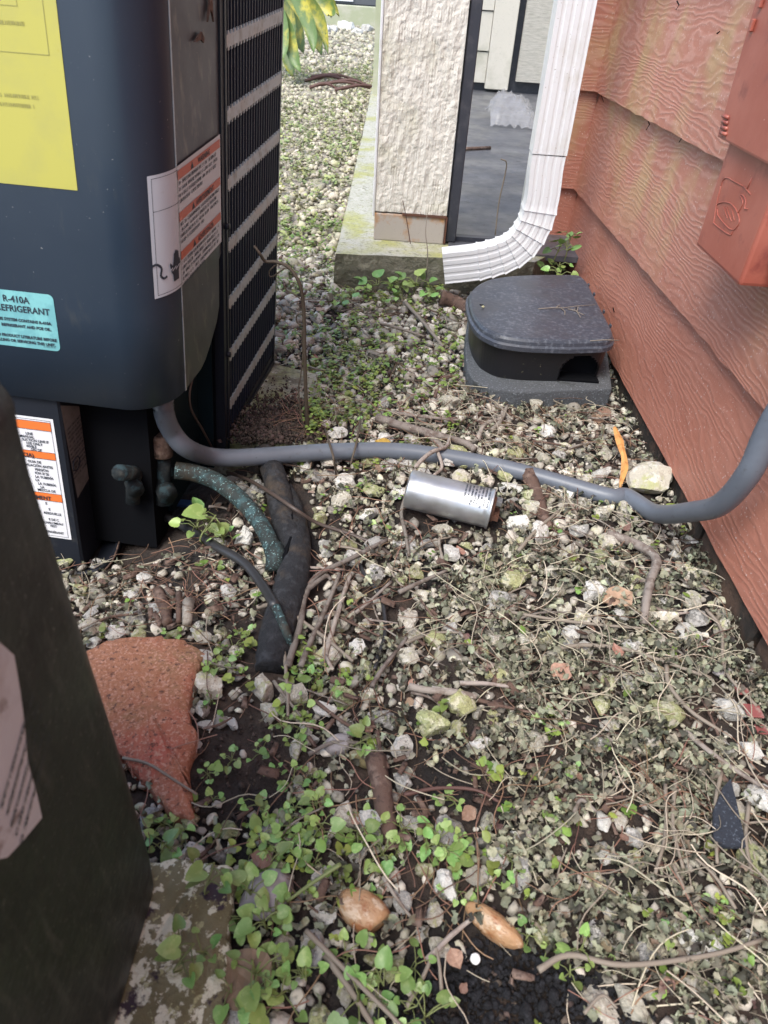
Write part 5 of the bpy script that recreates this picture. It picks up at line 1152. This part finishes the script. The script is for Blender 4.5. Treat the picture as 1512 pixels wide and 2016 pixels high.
# tall thin straw in front of the porch
solo('dry_straw', tube(smoothpath([PY(975, 462, 1.80), PY(982, 400, 1.79), PY(994, 345, 1.78), PY(997, 320, 1.77), PY(986, 313, 1.76)], 5), [.0018, .0015], 6), m_straw, 'thin pale dried stem standing upright on the dark porch floor', 'stem', True)
solo('dry_straw', tube(smoothpath([PY(838, 560, 1.69), PY(842, 500, 1.70), PY(838, 460, 1.72), PY(841, 420, 1.74)], 5), [.0016, .0009], 6), m_straw, 'thin dried stem rising in front of the stucco post foot', 'stem', True)
solo('dry_straw', tube(smoothpath([PY(808, 480, 1.80), PY(800, 430, 1.80), PY(793, 395, 1.79)], 5), [.0012, .0009], 6), m_needle, 'short brown dried stem leaning on the post foot', 'stem', True)
solo('porch_stick', tube([G(912, 293, .095), G(965, 291, .093)], .007, 6, wob=.3), m_bark, 'short dark stick lying on the porch floor', 'stick', True)
# plastic bag on the porch
c0 = G(1005, 238, .10); V = []; F = []; n1, n2 = 26, 16; rb = np.random.default_rng(5); nn = rb.normal(0, 1, (n2+1, n1+1))
wd = (G(1050, 245, .09)-G(965, 245, .09))[0]
for j in range(n2+1):
    for i in range(n1+1):
        u, v = i/n1, j/n2; prof_ = math.sin(math.pi*min(1, u*1.05+.02))**.6
        V.append((c0[0]-wd*.5+wd*1.15*u, c0[1]-.16+.42*v, .092+max(0, .15*math.sin(math.pi*v)**.7*prof_*(1-.45*u)+.004*nn[j, i]+.018*math.sin(u*9+v*7)*math.sin(v*8)+.012*abs(math.sin(u*21-v*14)))))
for j in range(n2):
    for i in range(n1): q = j*(n1+1)+i; F.append((q, q+1, q+n1+2, q+n1+1))
solo('plastic_bag', (V, F), m_bag, 'crumpled clear plastic bag lying on the porch floor behind the downspout', 'bag', True)
# ---- brown leaves, single
def bigleaf(seed, L=1., w=.42, curl=.25):
    r = np.random.default_rng(seed); V = []; F = []; n = 8; c2 = r.uniform(-1, 1)
    for i in range(n+1):
        t = i/n; ww = w*math.sin(math.pi*t**.8)*(1+.08*r.normal()); zc = curl*(t-.5)**2*c2
        for k in (-1, -.5, 0, .5, 1): V.append((ww*k, t*L-.5*L, zc+abs(k)*.16*w*(1+.3*r.normal())+.01*r.normal()))
    for i in range(n):
        for k in range(4): q = i*5+k; F.append((q, q+1, q+6, q+5))
    return V, F
BLs = [mk('brown_leaf', *bigleaf(i), m_brleaf) for i in range(5)]
m_pinkleaf = mat('pinkish_leaf', (.30, .15, .11), .6, layers=[(5, (.36, .23, .17), .5, .65)]); PK = mk('brown_leaf', *bigleaf(9, w=.35), m_pinkleaf); m_yl = mat('yellow_leaf', (.42, .27, .05), .6); YL = mk('brown_leaf', *bigleaf(11, w=.4), m_yl)
def lay(me, px, py, s_px, rz, label, h=.008, tl=.2):
    p = GH(px, py, h); o = bpy.data.objects.new('fallen_leaf', me); COL.objects.link(o); o.location = p; o.scale = [s_px*np.linalg.norm(p-CAM)/FPX]*3
    o.rotation_euler = (random.uniform(-tl, tl), random.uniform(-tl, tl), rz); o['label'] = label; o['category'] = 'leaf'; o['group'] = 'fallen leaves'; return o
lay(BLs[0], 482, 1925, 105, 1.1, 'broad pinkish brown dead leaf against the lichen slab', .016)
lay(BLs[1], 1215, 1178, 62, 1.9, 'tan dead leaf with a rib above the withered vines', .014)
lay(PK, 622, 708, 30, .4, 'small pink dead leaf behind the concrete pad', .01); lay(YL, 755, 872, 36, 1.5, 'yellow orange dead leaf tucked behind the conduit', .016)
lay(BLs[2], 1105, 1322, 46, -.7, 'folded rusty dead leaf in the vine mat', .016); lay(PK, 905, 1085, 30, .4, 'small reddish leaf scrap below the capacitor')
lay(BLs[3], 515, 1690, 42, 1.4, 'rusty curled leaf above the grey cobble', .016); lay(PK, 1215, 1250+30, 30, .4, 'small rusty leaf flake over the vine mat', .018)
lay(PK, 722, 1432, 30, .8, 'bright red leaf fragment in the middle of the debris', .014); lay(BLs[4], 630, 610, 22, .8, 'small rust leaf on the gravel by the dead vine', .01)
for i in range(26):
    a, b = random.uniform(560, 1400), random.uniform(780, 1950); p = G(a, b)
    if blocked(np.array(p[0]), np.array(p[1])): continue
    lay(random.choice(BLs), a, b, random.uniform(18, 34), random.uniform(0, 6), f"small brown dead leaf {where(a, b)}", .010, .5)
# red plastic, shingle, white bit
sh = [(1434, 1540), (1446, 1580), (1462, 1640), (1468, 1668), (1430, 1668), (1404, 1655), (1402, 1600), (1420, 1555)]
solo('shingle_piece', prism([tuple(GH(a, b, .016)[:2]) for a, b in sh], lambda x, y: (x, y, float(gz(x, y))+.026+.1*(y-.45)), lambda x, y: (x, y, float(gz(x, y))+.030+.1*(y-.45))), m_shing, 'torn dark blue black asphalt shingle scrap near the right edge', 'shingle')
for k, (a, b, s) in enumerate(((1462, 1362, .007), (1485, 1405, .009), (1500, 1440, .006))):
    p = GH(a, b, .012); solo('red_scrap', bevel(box(tuple(p-np.array([s, s*.6, .001])), tuple(p+np.array([s, s*1.3, .002]))), .0008, 1), m_redpl, ['upper', 'middle', 'lowest'][k]+' red plastic scrap among vines at the right edge', 'scrap', group='red plastic scraps')
p = GH(935, 1888, .004); solo('white_cap', bevel(cyl(p, p+np.array([0, -.001, .0035]), .0042, 12), .0008, 1), m_wt, 'tiny round white bit beside the compost patch', 'bit', True)
# ---------------------------------------------------------------- sprouts, plant by plant
LEAFM = [mk('leaf', *h, m_grn) for h in HE]
for me in LEAFM: me.shade_smooth()
def mksprout(seed, nl, hgt, spread, ls):
    ls *= .72
    r = random.Random(seed); t = bpy.data.objects.new('clover_sprout', None); COL.objects.link(t); t.empty_display_size = .01
    mains = [np.array([0, 0, -.004])]
    V_ = []; tips = []
    ax_ = [np.array([0, 0, -.003]), np.array([r.uniform(-.3, .3)*spread, r.uniform(-.3, .3)*spread, hgt*.5]), np.array([r.uniform(-.6, .6)*spread, r.uniform(-.6, .6)*spread, hgt])]
    V_.append(tube(smoothpath(ax_, 4), .0007, 4, cap=False))
    for k in range(nl):
        a = 6.28*k/nl*1.6+r.uniform(-.4, .4); q = r.uniform(.35, 1); b = ax_[0]+(ax_[2]-ax_[0])*q if q < .5 else ax_[1]+(ax_[2]-ax_[1])*(q-.5)*2
        e_ = b+np.array([math.cos(a), math.sin(a), r.uniform(.1, .5)])*spread*r.uniform(.5, 1.1)
        V_.append(tube([b, (b+e_)/2+np.array([0, 0, .003]), e_], .0005, 3, cap=False))
        o = bpy.data.objects.new('leaf', LEAFM[r.randrange(4)]); COL.objects.link(o); o.parent = t; o.location = tuple(e_); s = ls*r.choice((.45, .6, .7, .85, 1, 1.25))*r.uniform(.9, 1.1); o.scale = (s, s, s)
        o.rotation_euler = (r.uniform(-.45, .85), r.uniform(-.6, .6), a-math.pi/2+r.uniform(-.5, .5))
    v, f = join(*V_); o = bpy.data.objects.new('stem', mk('stem', v, f, m_grnstem, True)); COL.objects.link(o); o.parent = t
    return t
protos = [mksprout(i, 4+i % 5, .010+.003*(i % 4), .011+.002*(i % 3), .0115+.0012*(i % 3)) for i in range(9)]
def copytree(o):
    c = o.copy(); COL.objects.link(c)
    for ch in list(o.children): d = ch.copy(); COL.objects.link(d); d.parent = c; d.matrix_parent_inverse.identity()
    return c
used = set()
def putsprout(px, py, sc, label=None, k=None, h=.002):
    k = random.randrange(9) if k is None else k; o = protos[k] if k not in used else copytree(protos[k]); used.add(k)
    p = GH(px, py, h); o.location = p; o.rotation_euler = (0, 0, random.uniform(0, 6.28)); o.scale = (sc, sc, sc)
    hgt = 'dense' if len(o.children) > 6 else 'sparse'; sz = 'large' if sc > 1.25 else ('tiny' if sc < .75 else 'small')
    o['label'] = label or f"{sz} {hgt} green sprout {where(px, py)}"; o['category'] = 'sprout'; o['group'] = 'green clover like sprouts on the ground'
sp_special = [(408, 1068, 2.1, 'largest green sprout with pointed leaves in front of the copper pipe'), (398, 1045, 1.7, 'green sprout just behind the largest one under the condenser'), (440, 1070, 1.5, 'green sprout right of the largest one beside the thin line')]
for a, b, s, lb in sp_special: putsprout(a, b, s, lb, h=.012)
regs = [((440, 1290), (90, 45), 9, .9), ((600, 1340), (90, 60), 16, 1.0), ((560, 1440), (90, 60), 12, .9), ((640, 1560), (120, 60), 16, 1.0), ((560, 1650), (130, 70), 20, 1.0), ((760, 1660), (150, 60), 22, 1.1), ((900, 1700), (130, 60), 12, 1.), ((520, 1800), (90, 90), 18, 1.25), ((600, 1930), (110, 80), 16, 1.3), ((480, 1960), (50, 60), 6, 1.4), ((740, 1850), (120, 120), 7, .9), ((420, 1540), (50, 70), 6, .9), ((1000, 1640), (100, 60), 8, .9), ((1380, 1800), (120, 150), 8, .8), ((1090, 1900), (60, 50), 6, 1.1), ((1060, 1490), (160, 90), 8, .7), ((1020, 1040), (250, 90), 8, .6), ((680, 980), (90, 60), 6, .8), ((700, 800), (60, 70), 22, 1.0), ((720, 720), (110, 50), 12, .8), ((760, 590), (90, 20), 10, 1.0), ((1105, 530), (20, 60), 7, 1.2), ((950, 700), (40, 40), 4, .8), ((830, 2005), (40, 15), 2, 1.3), ((330, 1650), (40, 40), 7, 1.1)]
for (cx0, cy0), (rx, ry), n, sc in regs:
    for i in range(n):
        a, b = random.gauss(cx0, rx*.55), random.gauss(cy0, ry*.55); p = G(a, b)
        if random.random() < .50 or b > 2040 or blocked(np.array(p[0]), np.array(p[1])): continue
        putsprout(a, b, sc*random.uniform(.7, 1.15)*(1.0 if b < 1700 else 1.0))
for a, b in ((360, 1905), (400, 1880), (412, 1750)): putsprout(a, b, 1.2, f'green sprout creeping over the lichen slab at its {"left" if a < 380 else ("middle" if b > 1800 else "upper end")}', h=.024)
for a, b, s_ in ((690, 590, 1.5), (735, 584, 1.8), (775, 580, 2.0), (815, 582, 1.9), (846, 590, 1.6), (790, 600, 1.4), (752, 602, 1.3), (668, 604, 1.3), (860, 604, 1.2)): putsprout(a, b, s_*1.35, f'{ORD[sum(q < a for q in (668, 690, 735, 752, 775, 790, 815, 846, 860))]} leafy weed from the left along the front of the mossy slab'.replace('nearest', 'first'))
for a, b, yy in ((1100, 528, 1.69), (1112, 500, 1.71), (1092, 498, 1.70), (1118, 470, 1.72), (1104, 545, 1.66), (1075, 535, 1.67)):
    putsprout(a, b, 2.1, f'weed growing in the wall corner behind the bait box, {ORD[sum(q < b for q in (470, 498, 500, 528, 535, 545))]} from the top'.replace('nearest from', 'first from')); o_ = [o for o in bpy.data.objects if o.get('label', '').startswith('weed growing')][-1]; o_.location = PY(a, b+8, yy)
# broad leaves on the lichen slab and at the bottom edge
# weeds by the wall corner and in front of the slab handled above; palm in the distance
palm = thing('palm_plant', 'green and yellow strap leaved palm drooping behind the condenser', 'palm', G(540, 130))
bl_ = [[(556, -60), (590, 5), (612, 60), (618, 104)], [(550, -40), (600, 0), (630, 40), (646, 106)], [(560, -70), (620, -20), (650, 20), (652, 32)], [(556, -10), (580, 45), (590, 80), (598, 104)], [(550, 20), (565, 60), (578, 110), (592, 142)], [(548, 60), (560, 90), (570, 125), (576, 150)], [(552, -30), (566, 30), (570, 70), (562, 95)], [(540, -60), (600, -40), (640, -10), (668, 30)], [(540, 0), (552, 40), (556, 90), (552, 120)], [(560, -20), (600, 30), (622, 75), (634, 108)], [(520, -60), (500, 0), (480, 60), (470, 110)], [(530, -60), (510, 30), (505, 80), (500, 130)]]
for k, q in enumerate(bl_):
    yv = 5.6+.12*(k % 4); P = smoothpath([PY(a, b, yv-.05*i) for i, (a, b) in enumerate(q)], 5); n_ = len(P); V = []; F = []
    for i, p in enumerate(P):
        t = i/(n_-1); w = .048*math.sin(math.pi*min(1, .15+t*.85))**.7*(1 if t < .97 else .3); tn = P[min(i+1, n_-1)]-P[max(i-1, 0)]; tn /= np.linalg.norm(tn)
        s = np.cross(tn, np.array([0, 1, .2])); s /= np.linalg.norm(s)+1e-6; V += [p-s*w, p+np.array([0, .02, -.012]), p+s*w]
    for i in range(n_-1): F += [(3*i, 3*i+1, 3*i+4, 3*i+3), (3*i+1, 3*i+2, 3*i+5, 3*i+4)]
    part('leaf', (V, F), m_palm, palm, True)
part('trunk', tube([G(520, 135), PY(535, -60, 5.75)], .05, 10), m_bark, palm, True)
# fallen palm debris
for k in range(7):
    a = random.uniform(560, 660); b = 184-4.5*k; p = G(a, b); q = p+np.array([random.uniform(.15, .4), random.uniform(-.2, .2), 0])
    solo('dry_frond', tube(smoothpath([p+np.array([0, 0, .02]), (p+q)/2+np.array([0, 0, .05]), q+np.array([0, 0, .02])], 4), [.012, .007], 5), m_needle, f'{ORD[k]} closest of the long reddish dry frond stems under the palm'.replace('nearest ', ''), 'frond', True, 'dry fronds under the palm')
# far timber beam and equipment behind it
yb2 = 13.2
b0, b1 = PY(622, 46, yb2), PY(752, 56, yb2)
solo('timber_edging', bevel(box((b0[0], yb2, -.02), (b1[0]+1.5, yb2+.15, b0[2]+.26)), .01, 1), m_moss, 'pale greenish timber edging beam crossing the far end of the gravel', 'beam')
fu = thing('far_equipment', 'dark grey equipment cabinet on a base at the far end behind the timber beam', 'cabinet', (-.9, 14.2, 0))
part('body', bevel(box((-1.7, 14., .25), (-.2, 14.7, 1.3)), .02, 1), m_unit, fu); part('base', box((-1.9, 13.9, 0), (0, 14.8, .24)), m_darkframe, fu)
part('panel', box((-1.45, 13.97, .30), (-1.1, 13.995, 1.2)), m_white, fu)
for k in range(6):
    a, b = 640+k*16+random.uniform(-5, 5), 62+random.uniform(-4, 6); p = G(a, b)
    o = putstone(p[0], p[1], .10, 'white', sink=.4, label=f'{ORD[k]} pale rock from the left in front of the timber beam'.replace('nearest', 'first')); o['group'] = 'far pale rocks'
# ---------------------------------------------------------------- tell look-alikes apart by distance from their landmark
bpy.context.view_layer.update()
same = {}
for o in bpy.data.objects:
    if o.parent is None and 'label' in o.keys(): same.setdefault(o['label'], []).append(o)
ORD_ = ['nearest', 'second', 'third', 'fourth', 'fifth', 'sixth', 'seventh', 'eighth', 'ninth', 'tenth', 'eleventh', 'twelfth']
for lb, obs in same.items():
    lm = [(a, b) for a, b, t in LM if lb.endswith(t)]
    if len(obs) > 1 and lm:
        a0_, b0_ = lm[0]; obs.sort(key=lambda o: math.hypot(*(np.array(proj(np.array(o.location)))-[a0_, b0_])))
        for k, o in enumerate(obs[:12]): o['label'] = lb.replace('farther out ', 'far ').replace('a little way ', '')+f", {(ORD[k]+' ') if k else ''}closest"
